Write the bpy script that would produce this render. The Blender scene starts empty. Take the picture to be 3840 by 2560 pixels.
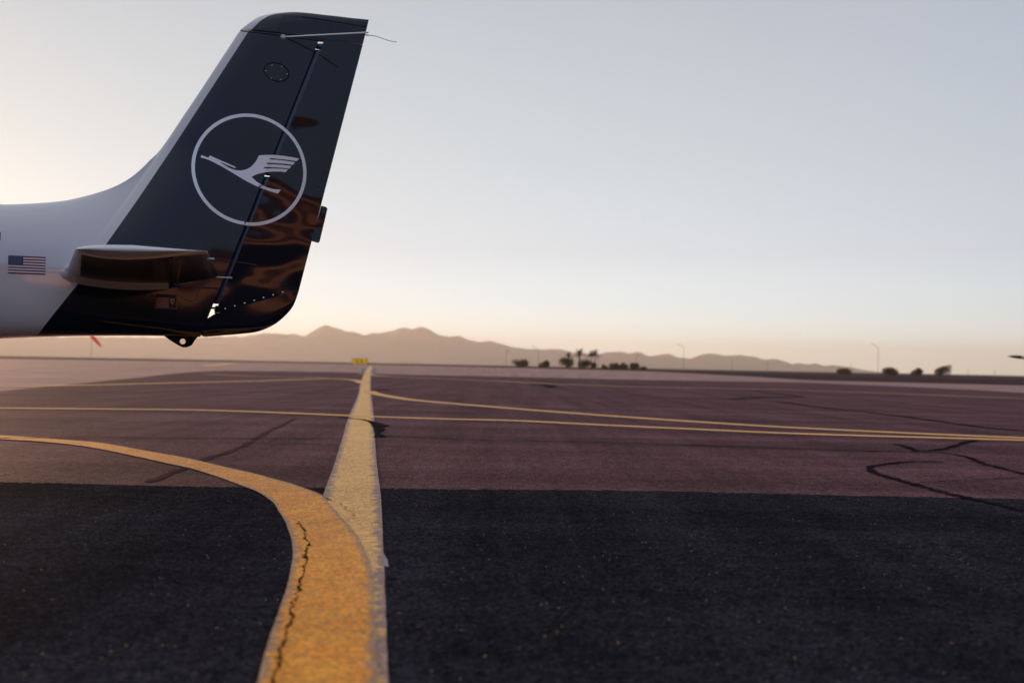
import bpy, bmesh, math, random
import numpy as np
from mathutils import Vector, Matrix

random.seed(7)
rng = np.random.default_rng(7)
scene = bpy.context.scene
C = scene.collection
rad = math.radians

# ------------------------------------------------------------------ camera
H = 0.68                       # lens height above the apron
FPX = 3840.0                   # focal length in photo pixels (36 mm lens on a 36 mm sensor)
ROLL = math.atan(0.0195)
HOR_C = 1333 + 0.0195*1920     # horizon height at the middle column
PITCH = math.atan((HOR_C-1280)/FPX*math.cos(ROLL))
F_ = np.array([0, math.cos(PITCH), math.sin(PITCH)])
R0 = np.array([1.0, 0, 0]); U0 = np.array([0, -math.sin(PITCH), math.cos(PITCH)])
R_ = math.cos(ROLL)*R0+math.sin(ROLL)*U0
U_ = -math.sin(ROLL)*R0+math.cos(ROLL)*U0
CAM = np.array([0, 0, H])
cd = bpy.data.cameras.new('camera'); cam = bpy.data.objects.new('camera', cd); C.objects.link(cam)
cd.lens = 36; cd.sensor_width = 36; cd.sensor_fit = 'HORIZONTAL'
cd.clip_start = 0.05; cd.clip_end = 40000
cd.dof.use_dof = True; cd.dof.focus_distance = 5.9; cd.dof.aperture_fstop = 2.1
M4 = Matrix(((R_[0], U_[0], -F_[0], CAM[0]), (R_[1], U_[1], -F_[1], CAM[1]), (R_[2], U_[2], -F_[2], CAM[2]), (0, 0, 0, 1)))
cam.matrix_world = M4
scene.camera = cam

# ------------------------------------------------------------------ world, sun, exposure
SUN_AZ = rad(-34)              # from the view axis, to the left
SUN_EL = rad(4.5)
SUN_H = (math.sin(SUN_AZ), math.cos(SUN_AZ))
def lin(r, g, b):
    f = lambda c: (c/255/12.92) if c <= 10 else ((c/255+0.055)/1.055)**2.4
    return (f(r), f(g), f(b), 1)
world = bpy.data.worlds.new('World'); scene.world = world; world.use_nodes = True
nt = world.node_tree; nt.nodes.clear()
def N(tree, typ, **kw):
    n = tree.nodes.new(typ)
    for k, v in kw.items(): setattr(n, k, v)
    return n
out = N(nt, 'ShaderNodeOutputWorld'); bg = N(nt, 'ShaderNodeBackground')
sky = N(nt, 'ShaderNodeTexSky', sky_type='NISHITA', sun_disc=False)
sky.sun_elevation = SUN_EL; sky.sun_rotation = SUN_AZ; sky.air_density = 1.0; sky.dust_density = 2.0; sky.ozone_density = 2.0
tc = N(nt, 'ShaderNodeTexCoord'); sx = N(nt, 'ShaderNodeSeparateXYZ'); nt.links.new(tc.outputs['Generated'], sx.inputs[0])
def ramp(tree, stops):
    r = N(tree, 'ShaderNodeValToRGB'); e = r.color_ramp.elements
    e[0].position, e[0].color = stops[0]; e[1].position, e[1].color = stops[1]
    for p, c in stops[2:]:
        x = e.new(p); x.color = c
    return r
def gl(c, g): return tuple(c[i]*(g[i] if isinstance(g, tuple) else g) for i in range(3))+(1,)
SUNSIDE = [(0.0, gl(lin(243, 216, 190), (1.75, 2.3, 2.5))), (0.03, gl(lin(243, 230, 215), (1.4, 1.9, 2.15))), (0.06, gl(lin(243, 237, 229), (1.1, 1.42, 1.66))), (0.11, gl(lin(232, 232, 232), (1.0, 1.14, 1.27))), (0.2, gl(lin(217, 219, 223), (1.0, 1.10, 1.15))),
           (0.34, lin(199, 207, 217)), (0.6, lin(192, 198, 210)), (1.0, lin(190, 194, 205))]
FARSIDE = [(0.0, lin(180, 150, 155)), (0.06, lin(158, 150, 170)), (0.14, lin(138, 150, 184)), (0.3, lin(132, 152, 192)), (0.5, lin(164, 180, 210)), (1.0, lin(200, 205, 216))]
r1 = ramp(nt, SUNSIDE); r2 = ramp(nt, FARSIDE)
nt.links.new(sx.outputs['Z'], r1.inputs[0]); nt.links.new(sx.outputs['Z'], r2.inputs[0])
m1 = N(nt, 'ShaderNodeMath', operation='MULTIPLY'); m1.inputs[1].default_value = SUN_H[0]; nt.links.new(sx.outputs['X'], m1.inputs[0])
m2 = N(nt, 'ShaderNodeMath', operation='MULTIPLY_ADD'); m2.inputs[1].default_value = SUN_H[1]
nt.links.new(sx.outputs['Y'], m2.inputs[0]); nt.links.new(m1.outputs[0], m2.inputs[2])
mr = N(nt, 'ShaderNodeMapRange', interpolation_type='SMOOTHSTEP'); mr.inputs['From Min'].default_value = -0.5; mr.inputs['From Max'].default_value = 0.88
nt.links.new(m2.outputs[0], mr.inputs[0])
mx = N(nt, 'ShaderNodeMixRGB'); nt.links.new(mr.outputs[0], mx.inputs[0]); nt.links.new(r2.outputs[0], mx.inputs[1]); nt.links.new(r1.outputs[0], mx.inputs[2])
SKY_STRENGTH = 0.15
sc1 = N(nt, 'ShaderNodeMixRGB', blend_type='MULTIPLY'); sc1.inputs[0].default_value = 1
k = 0.97/SKY_STRENGTH; sc1.inputs[2].default_value = (k, k, k, 1); nt.links.new(mx.outputs[0], sc1.inputs[1])
mxs = N(nt, 'ShaderNodeMixRGB'); mxs.inputs[0].default_value = 0.1
nt.links.new(sc1.outputs[0], mxs.inputs[1]); nt.links.new(sky.outputs[0], mxs.inputs[2])
nt.links.new(mxs.outputs[0], bg.inputs[0]); bg.inputs[1].default_value = SKY_STRENGTH
nt.links.new(bg.outputs[0], out.inputs[0])

sd = bpy.data.lights.new('sun', 'SUN'); sun = bpy.data.objects.new('sun', sd); C.objects.link(sun)
sd.energy = 4.8; sd.angle = rad(0.6); sd.color = (1.0, 0.60, 0.32)
sdir = Vector((SUN_H[0]*math.cos(SUN_EL), SUN_H[1]*math.cos(SUN_EL), math.sin(SUN_EL)))
sun.rotation_euler = (-sdir).to_track_quat('-Z', 'Y').to_euler(); sun.location = (-30, 40, 30)
vs = scene.view_settings; vs.view_transform = 'Standard'; vs.look = 'None'; vs.exposure = 0.0; vs.gamma = 1.0

# ------------------------------------------------------------------ helpers
def ray(px, py):
    d = F_*FPX+R_*(px-1920)-U_*(py-1280)
    return d/d[1]
SIGMA = 0.35
def rise(Y): return 0.0048*min(max(Y-62, 0), 88)
def G(x, Y):
    if Y < 62: return 0.0
    return rise(Y)*math.exp(-((x/Y+0.14)/SIGMA)**2)
def gp(px, py):
    """ground point seen at a photo pixel"""
    d = ray(px, py)
    f = lambda t: H+d[2]*t-G(d[0]*t, t)
    lo, hi = 0.3, 6000.0
    if f(hi) > 0: return np.array([d[0]*900, 900.0])
    for _ in range(60):
        m = math.sqrt(lo*hi)
        if f(m) > 0: lo = m
        else: hi = m
    return np.array([d[0]*lo, lo])
def at(px, py, Y):
    d = ray(px, py); return CAM+d*Y

PSI = rad(16)
A_ = np.array([math.cos(PSI), math.sin(PSI)]); B_ = np.array([-math.sin(PSI), math.cos(PSI)])
_d = ray(800, 1136); P0 = np.array([_d[0]*6.0, 6.0])
def cp(px, py, off=0.0):
    """photo pixel -> aircraft (aft, up) on the vertical plane `off` metres to the aircraft's right of its centreline"""
    d = ray(px, py)
    t = (off-(CAM[:2]-P0)@B_)/(d[:2]@B_)
    p = CAM+d*t
    return np.array([(p[:2]-P0)@A_, p[2]])

def link(name, me, mat=None, parent=None):
    o = bpy.data.objects.new(name, me); C.objects.link(o)
    if mat is not None:
        for m in (mat if isinstance(mat, (list, tuple)) else [mat]): me.materials.append(m)
    if parent is not None: o.parent = parent
    return o
def mesh(name, verts, faces, mat=None, parent=None, smooth=False, uvs=None, mi=None, weld=0, recalc=True):
    me = bpy.data.meshes.new(name)
    me.from_pydata([tuple(map(float, v)) for v in verts], [], faces)
    if uvs is not None:
        ul = me.uv_layers.new(name='uv')
        for l in me.loops: ul.data[l.index].uv = uvs[l.vertex_index]
    if mi is not None:
        for p, i in zip(me.polygons, mi): p.material_index = i
    bm = bmesh.new(); bm.from_mesh(me)
    if weld: bmesh.ops.remove_doubles(bm, verts=bm.verts, dist=weld)
    if recalc: bmesh.ops.recalc_face_normals(bm, faces=bm.faces)
    bm.to_mesh(me); bm.free()
    if smooth:
        for p in me.polygons: p.use_smooth = True
    return link(name, me, mat, parent)
def tag(o, label=None, cat=None, group=None, kind=None):
    if label: o['label'] = label
    if cat: o['category'] = cat
    if group: o['group'] = group
    if kind: o['kind'] = kind
    return o
def empty(name, loc=(0, 0, 0), rz=0.0):
    o = bpy.data.objects.new(name, None); C.objects.link(o); o.location = loc; o.rotation_euler = (0, 0, rz); return o
def copy_tree(o, parent=None):
    c = o.copy(); C.objects.link(c)
    if parent is not None: c.parent = parent
    for ch in list(o.children): copy_tree(ch, c)
    return c
class MB:
    def __init__(s): s.v = []; s.f = []
    def add(s, v, f):
        n = len(s.v); s.v += [tuple(map(float, x)) for x in v]; s.f += [tuple(i+n for i in q) for q in f]; return s
    def box(s, c, d, rz=0):
        x, y, z = [q/2 for q in d]; cs, sn = math.cos(rz), math.sin(rz)
        vv = []
        for a in (-x, x):
            for b in (-y, y):
                for e in (-z, z): vv.append((c[0]+a*cs-b*sn, c[1]+a*sn+b*cs, c[2]+e))
        return s.add(vv, [(0, 1, 3, 2), (4, 6, 7, 5), (0, 4, 5, 1), (2, 3, 7, 6), (0, 2, 6, 4), (1, 5, 7, 3)])
    def tube(s, pts, r, n=8, cap=True):
        pts = [np.array(p, float) for p in pts]; rs = r if isinstance(r, (list, tuple)) else [r]*len(pts)
        vv = []; ff = []
        for i, p in enumerate(pts):
            t = pts[min(i+1, len(pts)-1)]-pts[max(i-1, 0)]; t = t/np.linalg.norm(t)
            u = np.cross(t, [0, 0, 1.0] if abs(t[2]) < 0.9 else [1.0, 0, 0]); u /= np.linalg.norm(u); w = np.cross(t, u)
            for k in range(n):
                a = 2*math.pi*k/n; vv.append(p+rs[i]*(math.cos(a)*u+math.sin(a)*w))
        for i in range(len(pts)-1):
            for k in range(n):
                a, b = i*n+k, i*n+(k+1) % n; ff.append((a, b, b+n, a+n))
        if cap: ff.append(tuple(range(n))); ff.append(tuple((len(pts)-1)*n+k for k in range(n)))
        return s.add(vv, ff)
    def build(s, name, mat, parent=None, smooth=False, weld=0):
        return mesh(name, s.v, s.f, mat, parent, smooth, weld=weld)
def pchip(xs, ys):
    xs = np.array(xs, float); ys = np.array(ys, float)
    h = np.diff(xs); d = np.diff(ys)/h; m = np.zeros(len(xs)); m[0] = d[0]; m[-1] = d[-1]
    for i in range(1, len(xs)-1):
        if d[i-1]*d[i] > 0:
            w1, w2 = 2*h[i]+h[i-1], h[i]+2*h[i-1]; m[i] = (w1+w2)/(w1/d[i-1]+w2/d[i])
    def f(x):
        if x <= xs[0]: return ys[0]+m[0]*(x-xs[0])
        if x >= xs[-1]: return ys[-1]+m[-1]*(x-xs[-1])
        i = int(np.searchsorted(xs, x)-1); i = max(0, min(i, len(h)-1))
        t = (x-xs[i])/h[i]; t2, t3 = t*t, t*t*t
        return (2*t3-3*t2+1)*ys[i]+(t3-2*t2+t)*h[i]*m[i]+(-2*t3+3*t2)*ys[i+1]+(t3-t2)*h[i]*m[i+1]
    return f
def catmull(pts, n):
    P = [np.array(p, float) for p in pts]; o = []
    for i in range(len(P)-1):
        a, b, c, d = P[max(i-1, 0)], P[i], P[i+1], P[min(i+2, len(P)-1)]
        for k in range(n):
            t = k/n
            o.append(0.5*((2*b)+(-a+c)*t+(2*a-5*b+4*c-d)*t*t+(-a+3*b-3*c+d)*t**3))
    o.append(P[-1]); return o

# ------------------------------------------------------------------ materials
def new_mat(name):
    m = bpy.data.materials.new(name); m.use_nodes = True
    t = m.node_tree; b = t.nodes['Principled BSDF']; return m, t, b
def simple(name, col, rough=0.5, metal=0.0, spec=0.5, coat=0.0, noise=0.0, nscale=8.0, ior=1.5):
    m, t, b = new_mat(name); b.inputs['IOR'].default_value = ior
    b.inputs['Base Color'].default_value = (*col, 1); b.inputs['Roughness'].default_value = rough
    b.inputs['Metallic'].default_value = metal; b.inputs['Specular IOR Level'].default_value = spec; b.inputs['Coat Weight'].default_value = coat
    b.inputs['Coat Roughness'].default_value = 0.03
    if noise:
        tcn = N(t, 'ShaderNodeTexCoord'); nz = N(t, 'ShaderNodeTexNoise'); nz.inputs['Scale'].default_value = nscale; nz.inputs['Detail'].default_value = 6
        t.links.new(tcn.outputs['Object'], nz.inputs['Vector'])
        rp = ramp(t, [(0.25, tuple(c*(1-noise) for c in col)+(1,)), (0.75, tuple(min(c*(1+noise), 1) for c in col)+(1,))])
        t.links.new(nz.outputs['Fac'], rp.inputs[0]); t.links.new(rp.outputs[0], b.inputs['Base Color'])
    return m
def mul_noise(t, vec, scale, lo, hi, detail=5, p0=0.3, p1=0.7, rough=0.6):
    nz = N(t, 'ShaderNodeTexNoise'); nz.inputs['Scale'].default_value = scale; nz.inputs['Detail'].default_value = detail; nz.inputs['Roughness'].default_value = rough
    t.links.new(vec, nz.inputs['Vector'])
    r = N(t, 'ShaderNodeMapRange'); r.inputs['From Min'].default_value = p0; r.inputs['From Max'].default_value = p1
    r.inputs['To Min'].default_value = lo; r.inputs['To Max'].default_value = hi
    t.links.new(nz.outputs['Fac'], r.inputs[0]); return r.outputs[0]
def mulc(t, a, b):
    n = N(t, 'ShaderNodeMixRGB', blend_type='MULTIPLY'); n.inputs[0].default_value = 1; t.links.new(a, n.inputs[1]); t.links.new(b, n.inputs[2]); return n.outputs[0]

def asphalt(name, c0, c1, stone, stone_cut, patch=0.25, rough=0.8, spec=0.35, bump=0.6, streak=0.26, ior=1.3):
    m, t, b = new_mat(name)
    tcn = N(t, 'ShaderNodeTexCoord'); V = tcn.outputs['Object']
    vo = N(t, 'ShaderNodeTexVoronoi'); vo.inputs['Scale'].default_value = 130; t.links.new(V, vo.inputs['Vector'])
    sp = N(t, 'ShaderNodeSeparateColor'); t.links.new(vo.outputs['Color'], sp.inputs[0])
    base = ramp(t, [(0.0, (*c0, 1)), (1.0, (*c1, 1))]); t.links.new(sp.outputs[0], base.inputs[0])
    gt = N(t, 'ShaderNodeMath', operation='GREATER_THAN'); gt.inputs[1].default_value = stone_cut; t.links.new(sp.outputs[1], gt.inputs[0])
    lt = N(t, 'ShaderNodeMath', operation='LESS_THAN'); lt.inputs[1].default_value = 0.42; t.links.new(vo.outputs['Distance'], lt.inputs[0])
    an = N(t, 'ShaderNodeMath', operation='MULTIPLY'); t.links.new(gt.outputs[0], an.inputs[0]); t.links.new(lt.outputs[0], an.inputs[1])
    mxn = N(t, 'ShaderNodeMixRGB'); t.links.new(an.outputs[0], mxn.inputs[0]); t.links.new(base.outputs[0], mxn.inputs[1]); mxn.inputs[2].default_value = (*stone, 1)
    col = mulc(t, mxn.outputs[0], mul_noise(t, V, 0.55, 1-patch, 1+patch))
    mp = N(t, 'ShaderNodeMapping'); mp.inputs['Scale'].default_value = (0.05, 0.9, 1); t.links.new(V, mp.inputs['Vector'])
    col = mulc(t, col, mul_noise(t, mp.outputs[0], 1.0, 1-streak*.5, 1+streak*.5, 4))
    col = mulc(t, col, mul_noise(t, V, 14, 0.74, 1.26, 4))
    col = mulc(t, col, mul_noise(t, V, 70, 0.75, 1.26, 3))
    mp2 = N(t, 'ShaderNodeMapping'); mp2.inputs['Rotation'].default_value = (0, 0, 0.62); mp2.inputs['Scale'].default_value = (0.07, 1.1, 1); t.links.new(V, mp2.inputs['Vector'])
    col = mulc(t, col, mul_noise(t, mp2.outputs[0], 1.0, 1-streak*1.1, 1+streak*0.9, 5, 0.35, 0.65))
    mp3 = N(t, 'ShaderNodeMapping'); mp3.inputs['Rotation'].default_value = (0, 0, -0.14); mp3.inputs['Scale'].default_value = (2.2, 0.10, 1); t.links.new(V, mp3.inputs['Vector'])
    col = mulc(t, col, mul_noise(t, mp3.outputs[0], 1.0, 1-streak*0.8, 1+streak*0.6, 4, 0.38, 0.62))

    vg = N(t, 'ShaderNodeTexVoronoi'); vg.inputs['Scale'].default_value = 62; t.links.new(V, vg.inputs['Vector'])  # low-sun glints painted into the base colour as sparse orange dots
    sg = N(t, 'ShaderNodeSeparateColor'); t.links.new(vg.outputs['Color'], sg.inputs[0])
    g1_ = N(t, 'ShaderNodeMath', operation='LESS_THAN'); g1_.inputs[1].default_value = 0.15; t.links.new(vg.outputs['Distance'], g1_.inputs[0])
    g2_ = N(t, 'ShaderNodeMath', operation='GREATER_THAN'); g2_.inputs[1].default_value = 0.972; t.links.new(sg.outputs[0], g2_.inputs[0])
    g3_ = N(t, 'ShaderNodeMath', operation='MULTIPLY'); t.links.new(g1_.outputs[0], g3_.inputs[0]); t.links.new(g2_.outputs[0], g3_.inputs[1])
    mg = N(t, 'ShaderNodeMixRGB'); t.links.new(g3_.outputs[0], mg.inputs[0]); t.links.new(col, mg.inputs[1]); mg.inputs[2].default_value = (1.0, 0.55, 0.30, 1)
    col = mg.outputs[0]
    t.links.new(col, b.inputs['Base Color'])
    t.links.new(mul_noise(t, V, 30, rough-0.12, min(rough+0.1, 1)), b.inputs['Roughness']); b.inputs['Specular IOR Level'].default_value = spec; b.inputs['IOR'].default_value = ior
    bp = N(t, 'ShaderNodeBump'); bp.inputs['Strength'].default_value = bump; bp.inputs['Distance'].default_value = 0.004
    t.links.new(vo.outputs['Distance'], bp.inputs['Height']); t.links.new(bp.outputs[0], b.inputs['Normal'])
    return m
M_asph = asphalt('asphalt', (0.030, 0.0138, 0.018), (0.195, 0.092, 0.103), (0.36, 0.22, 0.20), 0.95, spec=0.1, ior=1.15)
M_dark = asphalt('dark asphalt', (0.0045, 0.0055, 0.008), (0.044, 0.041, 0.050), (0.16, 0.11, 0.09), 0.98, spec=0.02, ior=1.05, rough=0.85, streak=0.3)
M_conc = asphalt('apron concrete', (0.29, 0.17, 0.15), (0.42, 0.25, 0.22), (0.2, 0.14, 0.13), 0.97, patch=0.12, rough=0.85, bump=0.2, ior=1.2)
M_desert = asphalt('desert soil', (0.046, 0.026, 0.030), (0.085, 0.050, 0.054), (0.2, 0.14, 0.1), 0.95, patch=0.3, rough=0.95, spec=0.1, bump=0.3, ior=1.05)

def paint_mat(name, cA, cB, cEdge, wear=0.25, edge=0.12):
    """worn road paint: uv.x runs across the stripe"""
    m, t, b = new_mat(name)
    tcn = N(t, 'ShaderNodeTexCoord'); V = tcn.outputs['Object']; su = N(t, 'ShaderNodeSeparateXYZ'); t.links.new(tcn.outputs['UV'], su.inputs[0])
    base = ramp(t, [(0.3, (*cA, 1)), (0.7, (*cB, 1))])
    mp = N(t, 'ShaderNodeMapping'); mp.inputs['Scale'].default_value = (1, 1, 1); t.links.new(V, mp.inputs['Vector'])
    nz = N(t, 'ShaderNodeTexNoise'); nz.inputs['Scale'].default_value = 9; nz.inputs['Detail'].default_value = 8; nz.inputs['Roughness'].default_value = 0.65; t.links.new(mp.outputs[0], nz.inputs['Vector'])
    t.links.new(nz.outputs['Fac'], base.inputs[0])
    # distance to the nearer edge of the stripe
    a = N(t, 'ShaderNodeMath', operation='SUBTRACT'); a.inputs[0].default_value = 1; t.links.new(su.outputs[0], a.inputs[1])
    mn = N(t, 'ShaderNodeMath', operation='MINIMUM'); t.links.new(su.outputs[0], mn.inputs[0]); t.links.new(a.outputs[0], mn.inputs[1])
    nn = N(t, 'ShaderNodeMath', operation='ADD'); t.links.new(mn.outputs[0], nn.inputs[0]); t.links.new(mul_noise(t, V, 18, -edge*0.9, edge*0.9, 6), nn.inputs[1])
    em = N(t, 'ShaderNodeMapRange', interpolation_type='SMOOTHSTEP'); em.inputs['From Min'].default_value = edge*0.3; em.inputs['From Max'].default_value = edge*1.3
    t.links.new(nn.outputs[0], em.inputs[0])
    mxn = N(t, 'ShaderNodeMixRGB'); t.links.new(em.outputs[0], mxn.inputs[0]); mxn.inputs[1].default_value = (*cEdge, 1); t.links.new(base.outputs[0], mxn.inputs[2])
    # grains of aggregate showing through
    vo = N(t, 'ShaderNodeTexVoronoi'); vo.inputs['Scale'].default_value = 120; t.links.new(V, vo.inputs['Vector'])
    sp = N(t, 'ShaderNodeSeparateColor'); t.links.new(vo.outputs['Color'], sp.inputs[0])
    gr = N(t, 'ShaderNodeMapRange'); gr.inputs['To Min'].default_value = 1-wear*1.3; gr.inputs['To Max'].default_value = 1+wear*0.6; t.links.new(sp.outputs[0], gr.inputs[0])
    col = mulc(t, mxn.outputs[0], gr.outputs[0])
    col = mulc(t, col, mul_noise(t, V, 130, 0.84, 1.14, 3))
    col = mulc(t, col, mul_noise(t, V, 1.7, 0.86, 1.08, 5))

    vg = N(t, 'ShaderNodeTexVoronoi'); vg.inputs['Scale'].default_value = 160; t.links.new(V, vg.inputs['Vector'])  # glass-bead sparkle painted as bright dots in the colour
    sg = N(t, 'ShaderNodeSeparateColor'); t.links.new(vg.outputs['Color'], sg.inputs[0])
    g1_ = N(t, 'ShaderNodeMath', operation='LESS_THAN'); g1_.inputs[1].default_value = 0.22; t.links.new(vg.outputs['Distance'], g1_.inputs[0])
    g2_ = N(t, 'ShaderNodeMath', operation='GREATER_THAN'); g2_.inputs[1].default_value = 0.82; t.links.new(sg.outputs[0], g2_.inputs[0])
    g3_ = N(t, 'ShaderNodeMath', operation='MULTIPLY'); t.links.new(g1_.outputs[0], g3_.inputs[0]); t.links.new(g2_.outputs[0], g3_.inputs[1])
    mg = N(t, 'ShaderNodeMixRGB'); t.links.new(g3_.outputs[0], mg.inputs[0]); t.links.new(col, mg.inputs[1]); mg.inputs[2].default_value = (1.0, 0.72, 0.36, 1)
    col = mg.outputs[0]
    t.links.new(col, b.inputs['Base Color'])
    t.links.new(mul_noise(t, V, 90, 0.36, 0.7, 3), b.inputs['Roughness']); b.inputs['Specular IOR Level'].default_value = 0.3; b.inputs['IOR'].default_value = 1.25
    bp = N(t, 'ShaderNodeBump'); bp.inputs['Strength'].default_value = 0.5; bp.inputs['Distance'].default_value = 0.003
    t.links.new(vo.outputs['Distance'], bp.inputs['Height']); t.links.new(bp.outputs[0], b.inputs['Normal'])
    return m
M_yold = paint_mat('old yellow paint', (0.94, 0.44, 0.10), (1.0, 0.60, 0.19), (0.36, 0.22, 0.18), 0.4, 0.13)
M_ynew = paint_mat('new yellow paint', (0.88, 0.28, 0.018), (1.0, 0.42, 0.035), (0.48, 0.26, 0.14), 0.38, 0.08)
M_ythin = paint_mat('thin yellow paint', (0.80, 0.36, 0.08), (0.88, 0.45, 0.12), (0.6, 0.30, 0.10), 0.2, 0.1)
M_tar = simple('crack sealant', (0.014, 0.0115, 0.016), 0.9, spec=0.06, noise=0.3, nscale=20, ior=1.06)
M_stain = simple('oil stain', (0.084, 0.040, 0.047), 0.9, spec=0.05, noise=0.3, nscale=5, ior=1.06)
M_crack = simple('open crack', (0.006, 0.005, 0.005), 0.9, spec=0.05, ior=1.05)

def band_node(t, V, pts):
    """x - xb(z): xb piecewise linear through pts [(z, x)], ascending z"""
    s = N(t, 'ShaderNodeSeparateXYZ'); t.links.new(V, s.inputs[0])
    acc = None
    for (z0, x0), (z1, x1) in zip(pts[:-1], pts[1:]):
        r = N(t, 'ShaderNodeMapRange'); r.inputs['From Min'].default_value = z0; r.inputs['From Max'].default_value = z1
        r.inputs['To Min'].default_value = 0; r.inputs['To Max'].default_value = x1-x0; t.links.new(s.outputs[2], r.inputs[0])
        if acc is None: acc = r.outputs[0]
        else:
            ad = N(t, 'ShaderNodeMath', operation='ADD'); t.links.new(acc, ad.inputs[0]); t.links.new(r.outputs[0], ad.inputs[1]); acc = ad.outputs[0]
    sb = N(t, 'ShaderNodeMath', operation='SUBTRACT'); t.links.new(s.outputs[0], sb.inputs[0]); t.links.new(acc, sb.inputs[1])
    gt = N(t, 'ShaderNodeMath', operation='GREATER_THAN'); gt.inputs[1].default_value = pts[0][1]; t.links.new(sb.outputs[0], gt.inputs[0])
    return gt.outputs[0]
NAVY = (0.0025, 0.0065, 0.0145); WHITE = (0.67, 0.65, 0.66)
def gloss(t, b, wav=0.0, scale=4.0, dist=0.01):
    b.inputs['Roughness'].default_value = 0.06; b.inputs['Specular IOR Level'].default_value = 0.5
    b.inputs['Coat Weight'].default_value = 0.3; b.inputs['Coat Roughness'].default_value = 0.02
    if wav:
        tcn = N(t, 'ShaderNodeTexCoord'); nz = N(t, 'ShaderNodeTexNoise'); nz.inputs['Scale'].default_value = scale; nz.inputs['Detail'].default_value = 0.8
        mp = N(t, 'ShaderNodeMapping'); mp.inputs['Scale'].default_value = (.75, 1, 1.25); mp.inputs['Rotation'].default_value = (0, -.25, 0); t.links.new(tcn.outputs['Object'], mp.inputs['Vector']); t.links.new(mp.outputs[0], nz.inputs['Vector'])
        bp = N(t, 'ShaderNodeBump'); bp.inputs['Strength'].default_value = wav; bp.inputs['Distance'].default_value = dist
        t.links.new(nz.outputs['Fac'], bp.inputs['Height']); t.links.new(bp.outputs[0], b.inputs['Normal']); t.links.new(bp.outputs[0], b.inputs['Coat Normal'])
def twotone(name, pts, wav=0.0):
    m, t, b = new_mat(name); tcn = N(t, 'ShaderNodeTexCoord')
    fac = band_node(t, tcn.outputs['Object'], pts)
    mxn = N(t, 'ShaderNodeMixRGB'); t.links.new(fac, mxn.inputs[0]); mxn.inputs[1].default_value = (*WHITE, 1); mxn.inputs[2].default_value = (*NAVY, 1)
    t.links.new(mxn.outputs[0], b.inputs['Base Color']); gloss(t, b, wav)
    for nm, a0, a1 in (('Specular IOR Level', 1.0, .5), ('Coat Weight', 1.0, .3)):
        r_ = N(t, 'ShaderNodeMapRange'); r_.inputs['To Min'].default_value = a0; r_.inputs['To Max'].default_value = a1; t.links.new(fac, r_.inputs[0]); t.links.new(r_.outputs[0], b.inputs[nm])
    return m
def bz(L): return sorted([(cp(x, y, o)[1], cp(x, y, o)[0]) for x, y, o in L])
M_body = twotone('white and navy paint', bz([(933, 119, -.02), (405, 914, -.10), (296, 1065, -.15), (182, 1213, -.12), (155, 1252, -.07), (133, 1262, -.03)]))
M_cap = twotone('tip cap paint', bz([(940, 119, -.01), (955, 104, -.015), (976, 83, -.015), (1008, 62, -.01), (1046, 51, -.005), (1085, 45, 0)]))
M_navy, _t, _b = new_mat('navy paint'); _b.inputs['Base Color'].default_value = (*NAVY, 1); gloss(_t, _b)
M_rud, _t, _b = new_mat('navy paint over riveted skin'); _b.inputs['Base Color'].default_value = (*NAVY, 1); gloss(_t, _b, 0.29, 2.7, 0.045)
M_white, _t, _b = new_mat('white paint'); _b.inputs['Base Color'].default_value = (*WHITE, 1); gloss(_t, _b); _b.inputs['Roughness'].default_value = 0.2
M_logo = simple('silver grey decal', (0.93, 0.94, 0.94), 0.36, metal=0.75)
M_seam = simple('dark seam', (0.002, 0.003, 0.005), 0.6, spec=0.2)
M_nose = simple('navy hinge fairing', (0.035, 0.055, 0.10), 0.3, spec=0.6)
M_nose2 = simple('satin navy paint', (0.003, 0.006, 0.010), 0.55, spec=0.15)
M_brass = simple('brass screw', (0.6, 0.4, 0.25), 0.3, metal=1.0)
M_steel = simple('steel screw', (0.75, 0.75, 0.78), 0.18, metal=1.0)
M_black = simple('black rubber', (0.012, 0.012, 0.014), 0.5)
M_rod = simple('white enamel rod', (0.9, 0.9, 0.9), 0.35, metal=0.3)
M_lgrey = simple('pale sleeve', (0.7, 0.7, 0.72), 0.4)
M_red = simple('flag red', (0.24, 0.02, 0.035), 0.5, spec=.2)
M_fwhite = simple('flag white', (0.72, 0.72, 0.76), 0.4)
M_fblue = simple('flag blue', (0.010, 0.026, 0.085), 0.5, spec=.2)
M_plate = simple('etched brass plate', (0.42, 0.23, 0.17), 0.35, metal=0.7)
M_hinge = simple('dull hinge metal', (.09, .055, .05), .5, metal=.4)
M_plateb = simple('plate enamel', (0.006, 0.007, 0.009), 0.25)
M_ghost = simple('faint grey lettering', (0.02, 0.022, 0.026), 0.5)
M_glass = simple('cabin glass', (0.01, 0.012, 0.015), 0.05, spec=0.8)
M_orange = simple('orange fabric', (0.75, 0.09, 0.02), 0.8)
M_pole = simple('galvanised pole', (0.22, 0.18, 0.18), 0.6, metal=0.2)
M_trunk = simple('palm trunk', (0.06, 0.045, 0.04), 0.9, noise=0.3, nscale=4)
M_frond = simple('palm frond', (0.045, 0.045, 0.022), 0.7, noise=0.4, nscale=2)
M_shrub = simple('desert shrub leaves', (0.12, 0.085, 0.03), 0.8, noise=0.45, nscale=1.5)
M_shrubd = simple('dark shrub leaves', (0.06, 0.05, 0.024), 0.8, noise=0.45, nscale=1.5)
M_sign = simple('sign yellow', (0.95, 0.56, 0.01), 0.5)
M_sign.node_tree.nodes['Principled BSDF'].inputs['Emission Color'].default_value = (1, .55, .01, 1); M_sign.node_tree.nodes['Principled BSDF'].inputs['Emission Strength'].default_value = .16
M_signb = simple('sign black', (0.01, 0.01, 0.012), 0.5)
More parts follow.
